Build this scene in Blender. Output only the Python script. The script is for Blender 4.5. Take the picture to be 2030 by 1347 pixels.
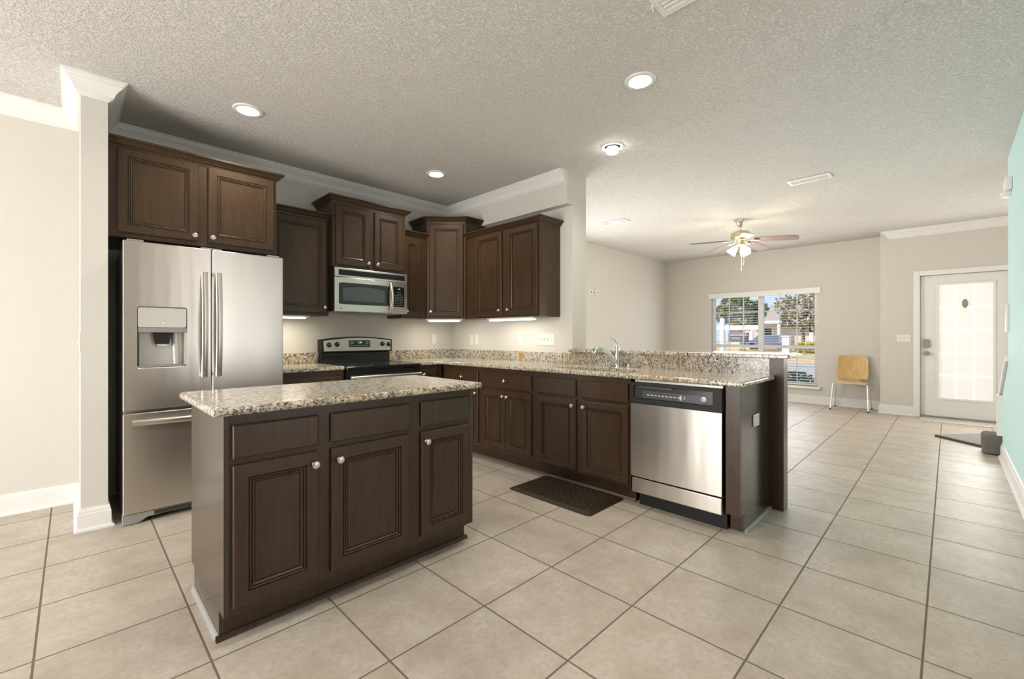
import bpy, bmesh, math, random
from mathutils import Vector, Matrix

for _o in list(bpy.data.objects):
    bpy.data.objects.remove(_o)
SC = bpy.context.scene
COL = SC.collection
PI = math.pi
R = math.radians

# ------------------------------------------------------------------ camera, sky, sun, daylight and added lamps, exposure
CAM_H = 1.18
cd = bpy.data.cameras.new('camera')
cd.sensor_width = 36.0
cd.lens = 869.0 / 2030.0 * 36.0
cd.shift_y = -7.9 / 2030.0
cd.clip_start = 0.05
cd.clip_end = 400
cam = bpy.data.objects.new('camera', cd)
COL.objects.link(cam)
cam.location = (0, 0, CAM_H)
cam.rotation_euler = (R(90), 0, R(44.89 - 90.0))
SC.camera = cam

wd = bpy.data.worlds.new('sky')
SC.world = wd
wd.use_nodes = True
wn, wl = wd.node_tree.nodes, wd.node_tree.links
bg = wn['Background']
tc = wn.new('ShaderNodeTexCoord')
sp = wn.new('ShaderNodeSeparateXYZ')
rmp = wn.new('ShaderNodeValToRGB')
rmp.color_ramp.elements[0].position = 0.0
rmp.color_ramp.elements[0].color = (0.62, 0.76, 0.95, 1)
rmp.color_ramp.elements[1].position = 0.45
rmp.color_ramp.elements[1].color = (0.26, 0.48, 0.92, 1)
wl.new(tc.outputs['Generated'], sp.inputs[0])
wl.new(sp.outputs['Z'], rmp.inputs['Fac'])
wl.new(rmp.outputs['Color'], bg.inputs['Color'])
bg.inputs['Strength'].default_value = 0.95

sl = bpy.data.lights.new('sun', 'SUN')
sl.energy = 6.0
sl.angle = R(0.6)
sl.color = (1.0, 0.93, 0.82)
so = bpy.data.objects.new('sun', sl)
COL.objects.link(so)
so.rotation_euler = Vector((0.55, -0.75, -0.85)).to_track_quat('-Z', 'Y').to_euler()


def daylight(name, loc, to, sx, sy, power, color=(1, 0.97, 0.93)):
    l = bpy.data.lights.new(name, 'AREA')
    l.shape = 'RECTANGLE'
    l.size, l.size_y, l.energy, l.color = sx, sy, power, color
    o = bpy.data.objects.new(name, l)
    COL.objects.link(o)
    o.location = loc
    o.rotation_euler = Vector(to).to_track_quat('-Z', 'Z').to_euler()
    return o


# daylight by living room window and unseen patio door, then added unseen lamps
daylight('daylight_patio_door', (-3.36, 2.2, 1.2), (1, 0, 0.05), 3.1, 2.1, 210)
daylight('daylight_front_window', (8.97, 2.485, 1.2), (-1, 0, -0.05), 1.7, 1.6, 20, (0.98, 0.98, 1.0))
daylight('living_fill_lamp', (4.85, 4.38, 1.4), (0.25, -1, -0.25), 1.5, 1.3, 58)  # added lamp in a hidden wall opening, fills the living room
daylight('stair_sheen_lamp', (8.66, -1.02, 1.15), (-1, 0, 0), 0.5, 2.0, 42)  # added stair hall lamp, puts a sheen on the peninsula end panel
daylight('fridge_streak_lamp_left', (2.0, -3.16, 1.2), (0, 1, 0), 0.45, 2.0, 14)  # added rear lamp for the left vertical streak on the refrigerator
daylight('fridge_streak_lamp_right', (3.05, -3.16, 1.2), (0, 1, 0), 0.35, 2.0, 12)  # added rear lamp for the right vertical streak on the refrigerator

SC.view_settings.view_transform = 'Standard'
SC.view_settings.look = 'None'
SC.view_settings.exposure = 0.35
SC.view_settings.gamma = 1.0
SC.view_settings.use_curve_mapping = False

# ------------------------------------------------------------------ materials
MATS = {}


def mat(name, color, rough=0.5, metal=0.0, spec=0.5, emit=None, estr=0.0):
    m = bpy.data.materials.new(name)
    m.use_nodes = True
    b = m.node_tree.nodes['Principled BSDF']
    b.inputs['Base Color'].default_value = (*color, 1)
    b.inputs['Roughness'].default_value = rough
    b.inputs['Metallic'].default_value = metal
    b.inputs['Specular IOR Level'].default_value = spec
    if emit:
        b.inputs['Emission Color'].default_value = (*emit, 1)
        b.inputs['Emission Strength'].default_value = estr
    MATS[name] = m
    return m


class NT:
    """short-hand for building node trees"""

    def __init__(s, m):
        s.t = m.node_tree
        s.n = s.t.nodes
        s.b = s.n['Principled BSDF']

    def new(s, typ, **kw):
        n = s.n.new(typ)
        for k, v in kw.items():
            setattr(n, k, v)
        return n

    def link(s, a, b):
        s.t.links.new(a, b)

    def coord(s, scale=(1, 1, 1), rot=(0, 0, 0)):
        t = s.new('ShaderNodeTexCoord')
        mp = s.new('ShaderNodeMapping')
        mp.inputs['Scale'].default_value = scale
        mp.inputs['Rotation'].default_value = rot
        s.link(t.outputs['Object'], mp.inputs['Vector'])
        return mp.outputs['Vector']

    def noise(s, vec, scale, detail=3, rough=0.5, dist=0.0):
        n = s.new('ShaderNodeTexNoise')
        n.inputs['Scale'].default_value = scale
        n.inputs['Detail'].default_value = detail
        n.inputs['Roughness'].default_value = rough
        n.inputs['Distortion'].default_value = dist
        s.link(vec, n.inputs['Vector'])
        return n.outputs['Fac']

    def ramp(s, fac, stops):
        r = s.new('ShaderNodeValToRGB')
        e = r.color_ramp.elements
        while len(e) < len(stops):
            e.new(0.5)
        for i, (p, c) in enumerate(stops):
            e[i].position = p
            e[i].color = (*c, 1) if len(c) == 3 else c
        s.link(fac, r.inputs['Fac'])
        return r.outputs['Color']

    def mix(s, fac, a, b, mode='MIX'):
        m = s.new('ShaderNodeMix', data_type='RGBA', blend_type=mode)
        for inp, v in ((m.inputs['Factor'], fac), (m.inputs[6], a), (m.inputs[7], b)):
            if hasattr(v, 'is_output'):
                s.link(v, inp)
            elif isinstance(v, (int, float)):
                inp.default_value = v
            else:
                inp.default_value = (*v, 1)
        return m.outputs[2]

    def math(s, op, a, b=None):
        m = s.new('ShaderNodeMath', operation=op)
        for i, v in enumerate((a, b)):
            if v is None:
                continue
            if hasattr(v, 'is_output'):
                s.link(v, m.inputs[i])
            else:
                m.inputs[i].default_value = v
        return m.outputs[0]

    def bump(s, h, strength, dist=0.01):
        b = s.new('ShaderNodeBump')
        b.inputs['Strength'].default_value = strength
        b.inputs['Distance'].default_value = dist
        s.link(h, b.inputs['Height'])
        s.link(b.outputs['Normal'], s.b.inputs['Normal'])
        return b


def textured_paint(name, color, rough, scale, strength, dist=0.004):
    m = mat(name, color, rough, spec=0.35)
    n = NT(m)
    v = n.coord()
    n.bump(n.noise(v, scale, 2, 0.5), strength, dist)
    return m


WALL = textured_paint('wall paint', (0.66, 0.635, 0.585), 0.75, 120, 0.35)
TEAL = textured_paint('teal paint', (0.55, 0.765, 0.765), 0.7, 120, 0.25)
TRIM = mat('white trim paint', (0.82, 0.81, 0.785), 0.35)
DOORPAINT = mat('door paint', (0.80, 0.785, 0.765), 0.4)

CEIL = mat('knockdown ceiling', (0.76, 0.74, 0.705), 0.85, spec=0.2)
n = NT(CEIL)
v = n.coord()
h1 = n.noise(v, 62, 4, 0.6, 0.8)
h1 = n.ramp(h1, [(0.44, (0, 0, 0)), (0.56, (1, 1, 1))])
n.bump(h1, 0.8, 0.006)

FLOOR = mat('beige floor tile', (0.55, 0.49, 0.41), 0.36, spec=0.5)
n = NT(FLOOR)
PITCH, OX, OY, GW = 0.4557, 0.3579, 0.0672, 0.0075
t = n.new('ShaderNodeTexCoord')
sx = n.new('ShaderNodeSeparateXYZ')
n.link(t.outputs['Object'], sx.inputs[0])
ds, cells = [], []
for ax, off in (('X', OX), ('Y', OY)):
    q = n.math('DIVIDE', n.math('SUBTRACT', sx.outputs[ax], off), PITCH)
    cells.append(n.math('FLOOR', q))
    f = n.math('FRACT', q)
    ds.append(n.math('MINIMUM', f, n.math('SUBTRACT', 1.0, f)))
edge = n.math('MULTIPLY', n.math('MINIMUM', ds[0], ds[1]), PITCH)
gr = n.new('ShaderNodeMapRange', interpolation_type='SMOOTHSTEP')
gr.inputs['From Min'].default_value = GW * 0.36
gr.inputs['From Max'].default_value = GW * 0.62
n.link(edge, gr.inputs['Value'])
cb = n.new('ShaderNodeCombineXYZ')
n.link(cells[0], cb.inputs[0])
n.link(cells[1], cb.inputs[1])
wn_ = n.new('ShaderNodeTexWhiteNoise', noise_dimensions='3D')
n.link(cb.outputs[0], wn_.inputs['Vector'])
vv = n.new('ShaderNodeVectorMath', operation='ADD')
sc_ = n.new('ShaderNodeVectorMath', operation='SCALE')
n.link(wn_.outputs['Color'], sc_.inputs[0])
sc_.inputs['Scale'].default_value = 9.0
n.link(t.outputs['Object'], vv.inputs[0])
n.link(sc_.outputs[0], vv.inputs[1])
big = n.noise(vv.outputs[0], 6, 4, 0.6)
fine = n.noise(vv.outputs[0], 42, 4, 0.65)
tile = n.ramp(big, [(0.3, (0.42, 0.365, 0.295)), (0.5, (0.50, 0.445, 0.37)), (0.72, (0.57, 0.52, 0.45))])
tile = n.mix(n.math('MULTIPLY', n.ramp(fine, [(0.42, (0, 0, 0)), (0.62, (1, 1, 1))]), 0.55), tile, (0.385, 0.335, 0.27))
tone = n.math('ADD', n.math('MULTIPLY', wn_.outputs['Value'], 0.08), 0.96)
tl = n.new('ShaderNodeVectorMath', operation='SCALE')
n.link(tile, tl.inputs[0])
n.link(tone, tl.inputs['Scale'])
colr = n.mix(gr.outputs[0], (0.155, 0.125, 0.09), tl.outputs[0])
n.link(colr, n.b.inputs['Base Color'])
rr = n.math('SUBTRACT', 0.85, n.math('MULTIPLY', gr.outputs[0], 0.44))
n.link(rr, n.b.inputs['Roughness'])
hb = n.math('ADD', n.math('MULTIPLY', gr.outputs[0], 0.6), n.math('MULTIPLY', n.noise(vv.outputs[0], 26, 3, 0.55, 0.5), 0.5))
n.bump(hb, 0.5, 0.004)

WOOD = mat('espresso stained wood', (0.05, 0.037, 0.028), 0.30, spec=0.38)
n = NT(WOOD)
v = n.coord((14, 14, 1.6))
g = n.noise(v, 3.2, 4, 0.6, 0.4)
g2 = n.noise(n.coord(), 3.0, 2)
c = n.ramp(g, [(0.3, (0.034, 0.0195, 0.0100)), (0.7, (0.058, 0.035, 0.0185))])
n.link(n.mix(n.math('MULTIPLY', g2, 0.35), c, (0.080, 0.043, 0.018)), n.b.inputs['Base Color'])

SHOE = mat('shoe moulding with painted sheen', (0.13, 0.092, 0.065), 0.35)  # paler than the cabinets: a glossy reflection line put into the colour
VENEER = mat('espresso veneer', (0.045, 0.030, 0.019), 0.20, spec=0.6)
n = NT(VENEER)
n.link(n.ramp(n.noise(n.coord((14, 14, 1.4)), 3.0, 3), [(0.3, (0.036, 0.023, 0.014)), (0.7, (0.056, 0.037, 0.023))]), n.b.inputs['Base Color'])

GRAN = mat('speckled granite', (0.6, 0.55, 0.45), 0.12, spec=0.5)
n = NT(GRAN)
v0 = n.coord((1.0, 1.0, 1.0), (0.5, 0.6, 0.5))
vs = n.coord((1.0, 1.9, 1.0), (0.6, 0.5, 0.9))
base = n.ramp(n.noise(v0, 1.7, 3, 0.55), [(0.40, (0.70, 0.65, 0.56)), (0.55, (0.67, 0.565, 0.40)), (0.70, (0.60, 0.44, 0.22))])
spots = n.noise(vs, 60, 5, 0.7, 0.9)
base = n.mix(n.ramp(n.noise(vs, 36, 4, 0.7, 0.6), [(0.45, (1, 1, 1)), (0.52, (0, 0, 0))]), base, (0.27, 0.24, 0.205))
base = n.mix(n.ramp(n.noise(v0, 60, 3, 0.6), [(0.55, (0, 0, 0)), (0.62, (1, 1, 1))]), base, (0.78, 0.74, 0.67))
base = n.mix(n.ramp(spots, [(0.43, (1, 1, 1)), (0.465, (0, 0, 0))]), base, (0.06, 0.05, 0.043))
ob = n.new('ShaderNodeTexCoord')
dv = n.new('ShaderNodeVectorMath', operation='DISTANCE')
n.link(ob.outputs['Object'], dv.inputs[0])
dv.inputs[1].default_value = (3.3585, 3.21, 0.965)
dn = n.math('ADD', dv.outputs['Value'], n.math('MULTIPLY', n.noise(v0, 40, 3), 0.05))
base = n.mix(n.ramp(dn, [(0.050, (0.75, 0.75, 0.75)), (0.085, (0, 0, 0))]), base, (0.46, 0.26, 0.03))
n.link(base, n.b.inputs['Base Color'])
n.link(n.ramp(spots, [(0.3, (0.1, 0.1, 0.1)), (0.6, (0.16, 0.16, 0.16))]), n.b.inputs['Roughness'])


def steel(name, col, rough, aniso, scale):
    m = mat(name, col, rough, 1.0)
    n = NT(m)
    v = n.coord(scale)
    g = n.noise(v, 5, 3, 0.6)
    n.link(n.ramp(g, [(0.3, (rough * 0.95,) * 3), (0.7, (rough * 1.06,) * 3)]), n.b.inputs['Roughness'])
    n.bump(n.noise(n.coord((5.0, 5.0, 0.7)), 1.6, 2, 0.4), 0.10, 0.02)
    n.b.inputs['Anisotropic'].default_value = aniso
    n.b.inputs['Anisotropic Rotation'].default_value = 0.25
    if aniso:
        tg = n.new('ShaderNodeTangent', direction_type='RADIAL', axis='Z')
        n.link(tg.outputs[0], n.b.inputs['Tangent'])
    return m


STEEL = steel('brushed stainless steel', (0.63, 0.595, 0.545), 0.30, 0.7, (3, 3, 260))
NICKEL = mat('satin nickel', (0.72, 0.68, 0.62), 0.28, 1.0)
CHROME = mat('chrome', (0.78, 0.77, 0.75), 0.09, 1.0)
GREYPL = mat('grey plastic', (0.30, 0.295, 0.28), 0.4)
DGREY = mat('dark grey plastic', (0.07, 0.07, 0.07), 0.45)
SILVER = mat('silver plastic', (0.60, 0.58, 0.54), 0.35, 0.3)
BLACK = mat('black gloss', (0.012, 0.012, 0.013), 0.12)
BLACKM = mat('black satin', (0.016, 0.0155, 0.015), 0.5, spec=0.3)
SMOKE = mat('smoked glass', (0.075, 0.08, 0.075), 0.1)
OVENGL = mat('dark window glass', (0.018, 0.022, 0.02), 0.08)
WHITEPL = mat('white plastic', (0.80, 0.78, 0.74), 0.35)
PRINT = mat('pale print', (0.62, 0.62, 0.6), 0.5)
GREENLED = mat('green display', (0.02, 0.05, 0.02), 0.4, emit=(0.25, 0.9, 0.25), estr=1.2)
LAMP = mat('lit lamp lens', (0.9, 0.9, 0.88), 0.5, emit=(1.0, 0.95, 0.86), estr=14)
TUBE = mat('lit tube diffuser', (0.9, 0.9, 0.88), 0.5, emit=(1.0, 0.96, 0.85), estr=5)
SHADE = mat('lit frosted glass shade', (0.9, 0.88, 0.82), 0.4, emit=(1.0, 0.87, 0.62), estr=3.0)
RUBBER = mat('brown rubber mat', (0.030, 0.019, 0.010), 0.42)
CARPET = mat('grey carpet pile', (0.25, 0.235, 0.215), 0.95, spec=0.1)
n = NT(CARPET)
n.bump(n.noise(n.coord(), 260, 3, 0.7), 1.0, 0.012)
RUG = mat('grey rug weave', (0.37, 0.355, 0.335), 0.9, spec=0.1)
RUGEDGE = mat('dark rug edge', (0.06, 0.055, 0.05), 0.8)
MOSAIC = mat('pale flecked mat', (0.60, 0.57, 0.50), 0.7)
n = NT(MOSAIC)
n.link(n.ramp(n.noise(n.coord(), 60, 3), [(0.35, (0.42, 0.39, 0.33)), (0.55, (0.62, 0.59, 0.52))]), n.b.inputs['Base Color'])
BIRCH = mat('honey birch veneer', (0.66, 0.42, 0.15), 0.35)
n = NT(BIRCH)
n.link(n.ramp(n.noise(n.coord((12, 12, 1.2)), 2.5, 3), [(0.3, (0.56, 0.35, 0.12)), (0.7, (0.70, 0.47, 0.19))]), n.b.inputs['Base Color'])
BIRCH2 = mat('pale birch veneer', (0.66, 0.52, 0.36), 0.4)
BLADE = mat('brown fan blade', (0.17, 0.11, 0.08), 0.4)
BRASS = mat('brushed nickel fan metal', (0.66, 0.56, 0.40), 0.3, 0.9)
FROST = mat('daylit frosted glass', (0.70, 0.69, 0.665), 0.3, emit=(1.0, 0.98, 0.94), estr=0.30)  # emission stands in for daylight coming through the door glass
GLASS = bpy.data.materials.new('window glass')
GLASS.use_nodes = True
n_ = GLASS.node_tree
gl = n_.nodes.new('ShaderNodeBsdfGlossy')
gl.inputs['Roughness'].default_value = 0.02
tp = n_.nodes.new('ShaderNodeBsdfTransparent')
mx = n_.nodes.new('ShaderNodeMixShader')
mx.inputs[0].default_value = 0.006
n_.links.new(tp.outputs[0], mx.inputs[1])
n_.links.new(gl.outputs[0], mx.inputs[2])
n_.links.new(mx.outputs[0], n_.nodes['Material Output'].inputs['Surface'])

LAWN = mat('dry lawn', (0.46, 0.33, 0.16), 0.95, spec=0.1)
n = NT(LAWN)
n.link(n.ramp(n.noise(n.coord(), 0.5, 5, 0.6), [(0.3, (0.40, 0.30, 0.13)), (0.7, (0.52, 0.37, 0.19))]), n.b.inputs['Base Color'])
ROAD = mat('asphalt', (0.34, 0.315, 0.295), 0.9, spec=0.1)
MULCH = mat('mulch bed', (0.45, 0.34, 0.28), 0.95, spec=0.1)
LEAF = mat('tree leaf', (0.21, 0.24, 0.115), 0.7, spec=0.2)
LEAF2 = mat('olive leaf', (0.42, 0.38, 0.26), 0.7, spec=0.2)
SHRUB = mat('shrub leaf', (0.20, 0.24, 0.08), 0.6, spec=0.2)
LEAFY = mat('yellow leaf', (0.55, 0.45, 0.08), 0.7, spec=0.2)
BARK = mat('bark', (0.16, 0.12, 0.09), 0.9)
SIGNW = mat('white sign paint', (0.85, 0.85, 0.83), 0.5)
SIGNK = mat('charcoal sign face', (0.045, 0.045, 0.05), 0.5)
SIGNR = mat('red rider face', (0.34, 0.09, 0.085), 0.5)
SIDING = mat('beige house siding', (0.60, 0.53, 0.43), 0.8)
ROOF = mat('brown roof shingle', (0.30, 0.25, 0.21), 0.9)
BLUECAR = mat('blue grey paint', (0.14, 0.18, 0.26), 0.3)


# ------------------------------------------------------------------ mesh helpers
class MB:
    def __init__(s):
        s.bm = bmesh.new()

    def box(s, x0, x1, y0, y1, z0, z1):
        vs = [s.bm.verts.new(p) for p in ((x0, y0, z0), (x1, y0, z0), (x1, y1, z0), (x0, y1, z0), (x0, y0, z1), (x1, y0, z1), (x1, y1, z1), (x0, y1, z1))]
        for f in ((0, 3, 2, 1), (4, 5, 6, 7), (0, 1, 5, 4), (1, 2, 6, 5), (2, 3, 7, 6), (3, 0, 4, 7)):
            s.bm.faces.new([vs[i] for i in f])
        return s

    def prism(s, poly, a0, a1, axis='z'):
        """polygon in the plane across `axis`, extruded from a0 to a1; plane order: z:(x,y) x:(y,z) y:(x,z)"""
        def P(p, a):
            return {'z': (p[0], p[1], a), 'x': (a, p[0], p[1]), 'y': (p[0], a, p[1])}[axis]
        b = [s.bm.verts.new(P(p, a0)) for p in poly]
        t = [s.bm.verts.new(P(p, a1)) for p in poly]
        s.bm.faces.new(b)
        s.bm.faces.new(t)
        k = len(poly)
        for i in range(k):
            s.bm.faces.new((b[i], b[(i + 1) % k], t[(i + 1) % k], t[i]))
        return s

    def holed(s, outer, holes, a0, a1, axis='z'):
        def P(p, a):
            return {'z': (p[0], p[1], a), 'x': (a, p[0], p[1]), 'y': (p[0], a, p[1])}[axis]
        loops = [outer] + holes
        both = []
        for a in (a0, a1):
            es, rings = [], []
            for lp in loops:
                vs = [s.bm.verts.new(P(p, a)) for p in lp]
                rings.append(vs)
                for i in range(len(vs)):
                    es.append(s.bm.edges.new((vs[i], vs[(i + 1) % len(vs)])))
            bmesh.ops.triangle_fill(s.bm, edges=es, use_beauty=True)
            both.append(rings)
        for r0, r1 in zip(*both):
            k = len(r0)
            for i in range(k):
                s.bm.faces.new((r0[i], r0[(i + 1) % k], r1[(i + 1) % k], r1[i]))
        return s

    def rings(s, rs, cap0=True, cap1=True):
        """rs: list of vertex-position loops of equal length, skinned one to the next"""
        L = [[s.bm.verts.new(p) for p in r] for r in rs]
        k = len(L[0])
        for a, b in zip(L, L[1:]):
            for i in range(k):
                s.bm.faces.new((a[i], a[(i + 1) % k], b[(i + 1) % k], b[i]))
        if cap0:
            s.bm.faces.new(L[0])
        if cap1:
            s.bm.faces.new(L[-1])
        return s

    def tube(s, pts, rad, seg=10, flat=None):
        """round (or flattened) bar along a path; rad may be a list; flat=(normal vector, ratio)"""
        pts = [Vector(p) for p in pts]
        rad = rad if isinstance(rad, (list, tuple)) else [rad] * len(pts)
        rs = []
        up = None
        for i, p in enumerate(pts):
            d = (pts[min(i + 1, len(pts) - 1)] - pts[max(i - 1, 0)]).normalized()
            if flat is not None:
                up = Vector(flat[0])
            elif up is None:
                up = Vector((0, 0, 1)) if abs(d.z) < 0.9 else Vector((1, 0, 0))
            a = d.cross(up).normalized()
            b = a.cross(d).normalized()
            up = b
            k = flat[1] if flat else 1.0
            rs.append([p + rad[i] * (math.cos(2 * PI * j / seg) * a + k * math.sin(2 * PI * j / seg) * b) for j in range(seg)])
        return s.rings(rs)

    def lathe(s, prof, base=(0, 0, 0), axis='z', seg=24, sign=1):
        """prof: (radius, height) list around an axis through base"""
        rs = []
        for r, h in prof:
            ring = []
            for j in range(seg):
                c_, s_ = r * math.cos(2 * PI * j / seg), r * math.sin(2 * PI * j / seg)
                h_ = h * sign
                p = {'z': (c_, s_, h_), 'x': (h_, c_, s_), 'y': (c_, h_, s_)}[axis]
                ring.append((base[0] + p[0], base[1] + p[1], base[2] + p[2]))
            rs.append(ring)
        return s.rings(rs)

    def sweep(s, path, prof, side=1):
        """moulding: profile points (out, z) mitred along a 2-D path; out is to the right of travel when side=1"""
        P = [Vector((p[0], p[1])) for p in path]
        nn = []
        for a, b in zip(P, P[1:]):
            d = (b - a).normalized()
            nn.append(Vector((d.y, -d.x)) * side)
        rs = []
        for i, p in enumerate(P):
            if i == 0:
                m = nn[0]
            elif i == len(P) - 1:
                m = nn[-1]
            else:
                m = nn[i - 1] + nn[i]
                m = m / (1 + nn[i - 1].dot(nn[i]))
            rs.append([(p.x + m.x * o, p.y + m.y * o, z) for o, z in prof])
        return s.rings(rs)

    def panel(s, u0, u1, w0, w1, prof, back=0.0):
        """framed door or slab front in the local (u, w) plane, front towards -v"""
        rs = [[(u0, back, w0), (u1, back, w0), (u1, back, w1), (u0, back, w1)]]
        for ins, v in prof:
            rs.append([(u0 + ins, v, w0 + ins), (u1 - ins, v, w0 + ins), (u1 - ins, v, w1 - ins), (u0 + ins, v, w1 - ins)])
        return s.rings(rs)

    def leaves(s, c, rad, num, size, seed=0, squash=0.55):
        rng = random.Random(seed)
        for _ in range(num):
            while True:
                p = Vector((rng.uniform(-1, 1), rng.uniform(-1, 1), rng.uniform(-1, 1)))
                if 0.25 < p.length < 1:
                    break
            p = Vector((c[0] + p.x * rad[0], c[1] + p.y * rad[1], c[2] + p.z * rad[2]))
            a = Vector((rng.gauss(0, 1), rng.gauss(0, 1), rng.gauss(0, 1))).normalized()
            b = a.cross(Vector((rng.gauss(0, 1), rng.gauss(0, 1), rng.gauss(0, 1)))).normalized()
            z = size * rng.uniform(0.6, 1.3)
            vs = [s.bm.verts.new(p + q) for q in (a * z, b * z * squash, -a * z, -b * z * squash)]
            s.bm.faces.new(vs)
        return s

    def obj(s, name, m, parent=None, bevel=0.0, seg=2, smooth=False, angle=35):
        bm = s.bm
        bmesh.ops.recalc_face_normals(bm, faces=bm.faces)
        me = bpy.data.meshes.new(name)
        bm.to_mesh(me)
        bm.free()
        me.materials.append(m)
        if smooth:
            for p in me.polygons:
                p.use_smooth = True
            me.set_sharp_from_angle(angle=R(angle))
        o = bpy.data.objects.new(name, me)
        COL.objects.link(o)
        if parent:
            o.parent = parent
        if bevel:
            b = o.modifiers.new('edge', 'BEVEL')
            b.width, b.segments, b.limit_method, b.angle_limit = bevel, seg, 'ANGLE', R(40)
            b.harden_normals = False
        return o


def tag(o, label, cat, group=None, kind=None):
    o['label'], o['category'] = label, cat
    if group:
        o['group'] = group
    if kind:
        o['kind'] = kind
    return o


def thing(name, label, cat, loc=(0, 0, 0), rz=0.0, group=None):
    o = bpy.data.objects.new(name, None)
    o.empty_display_size = 0.1
    COL.objects.link(o)
    o.location, o.rotation_euler = loc, (0, 0, rz)
    return tag(o, label, cat, group)


def struct(name, mb, m, label, cat, **kw):
    o = mb.obj(name, m, **kw)
    return tag(o, label, cat, kind='structure')


def copy_tree(o, parent=None):
    c = o.copy()
    COL.objects.link(c)
    if parent:
        c.parent = parent
        c.matrix_parent_inverse = o.matrix_parent_inverse.copy()
    for ch in list(o.children):
        copy_tree(ch, c)
    return c


def lettering(name, body, size, parent, loc, rot, m, depth=0.0006, align='CENTER'):
    cu = bpy.data.curves.new(name, 'FONT')
    cu.body, cu.size, cu.extrude, cu.align_x, cu.align_y = body, size, depth, align, 'CENTER'
    tmp = bpy.data.objects.new(name, cu)
    COL.objects.link(tmp)
    me = bpy.data.meshes.new_from_object(tmp.evaluated_get(bpy.context.evaluated_depsgraph_get()))
    bpy.data.objects.remove(tmp)
    me.materials.clear()
    me.materials.append(m)
    o = bpy.data.objects.new(name, me)
    COL.objects.link(o)
    o.parent = parent
    o.location, o.rotation_euler = loc, rot
    return o


def rrect(x0, x1, y0, y1, r, k=5):
    pts = []
    for cx, cy, a in ((x1 - r, y1 - r, 0), (x0 + r, y1 - r, 90), (x0 + r, y0 + r, 180), (x1 - r, y0 + r, 270)):
        for i in range(k + 1):
            t_ = R(a + 90 * i / k)
            pts.append((cx + r * math.cos(t_), cy + r * math.sin(t_)))
    return pts


# ------------------------------------------------------------------ the room
H = 2.745
XL, YB, YR = -3.3, 4.39, -3.1
struct('floor', MB().box(XL, 9.2, YR, 4.5, -0.12, 0.0), FLOOR, 'beige square floor tiles with dark grout laid across kitchen and living room', 'floor')
struct('ceiling', MB().box(XL, 9.2, YR, 4.5, H, H + 0.15), CEIL, 'off white knockdown textured ceiling', 'ceiling')
struct('wall_back', MB().box(XL, 3.5, YB, YB + 0.12, 0, H), WALL, 'greige wall behind the refrigerator and range', 'wall')
struct('wall_pilaster', MB().box(0.037, 0.158, 3.70, YB, 0, H), WALL, 'narrow greige wall stub left of the refrigerator', 'wall')
mb = MB().box(3.38, 3.60, 2.55, YB + 0.1, 0, 2.43)
mb.box(3.295, 3.60, 2.55, YB + 0.1, 2.43, H)
struct('wall_right', mb, WALL, 'greige kitchen side wall with a boxed header above the cabinets', 'wall')
struct('wall_living', MB().holed([(3.60, 0), (9.2, 0), (9.2, H), (3.60, H)], [[(4.05, 0.7), (5.65, 0.7), (5.65, 2.3), (4.05, 2.3)]], 4.30, 4.45, 'y'), WALL, 'pale living room wall at left of the window', 'wall')  # hidden opening added for the living room fill lamp
WY0, WY1, WZ0, WZ1 = 1.60, 3.37, 0.30, 1.985
mb = MB().holed([(0.74, 0), (4.45, 0), (4.45, H), (0.74, H)], [[(WY0, WZ0), (WY1, WZ0), (WY1, WZ1), (WY0, WZ1)]], 9.05, 9.2, 'x')
struct('wall_far', mb, WALL, 'greige living room wall around the window', 'wall')
mb = MB().prism([(0.74, 0), (0.74, H), (-1.45, H), (-1.45, 0), (-0.61, 0), (-0.61, 2.045), (0.295, 2.045), (0.295, 0)], 8.70, 9.2, 'x')
struct('wall_entry', mb, WALL, 'greige wall around the white front door', 'wall')
mb = MB().prism([(2.6, 0), (6.38, 0), (6.38, 0.60), (5.80, 0.93), (5.80, H), (2.6, H)], -0.49, -0.37, 'y')
struct('wall_teal', mb, TEAL, 'light teal painted wall at right edge', 'wall')
struct('wall_stair', MB().box(2.6, 9.2, -1.55, -1.45, 0, H), WALL, 'wall on the far side of the stairs', 'wall')
struct('wall_rear', MB().holed([(XL, 0), (9.2, 0), (9.2, H), (XL, H)], [[(1.75, 0.18), (2.25, 0.18), (2.25, 2.22), (1.75, 2.22)], [(2.85, 0.18), (3.25, 0.18), (3.25, 2.22), (2.85, 2.22)]], YR - 0.12, YR, 'y'), WALL, 'wall behind the camera with two narrow openings added for lamps', 'wall')  # both openings cut only to house the refrigerator streak lamps
struct('wall_left', MB().holed([(YR, 0), (4.5, 0), (4.5, H), (YR, H)], [[(0.6, 0.08), (3.8, 0.08), (3.8, 2.25), (0.6, 2.25)]], XL - 0.12, XL, 'x'), WALL, 'wall left of the camera with a patio door opening', 'wall')
struct('wall_peninsula', MB().box(3.38, 3.48, 0.80, 2.55, 0, 1.025), WALL, 'low white half wall behind the sink run', 'wall')

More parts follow.
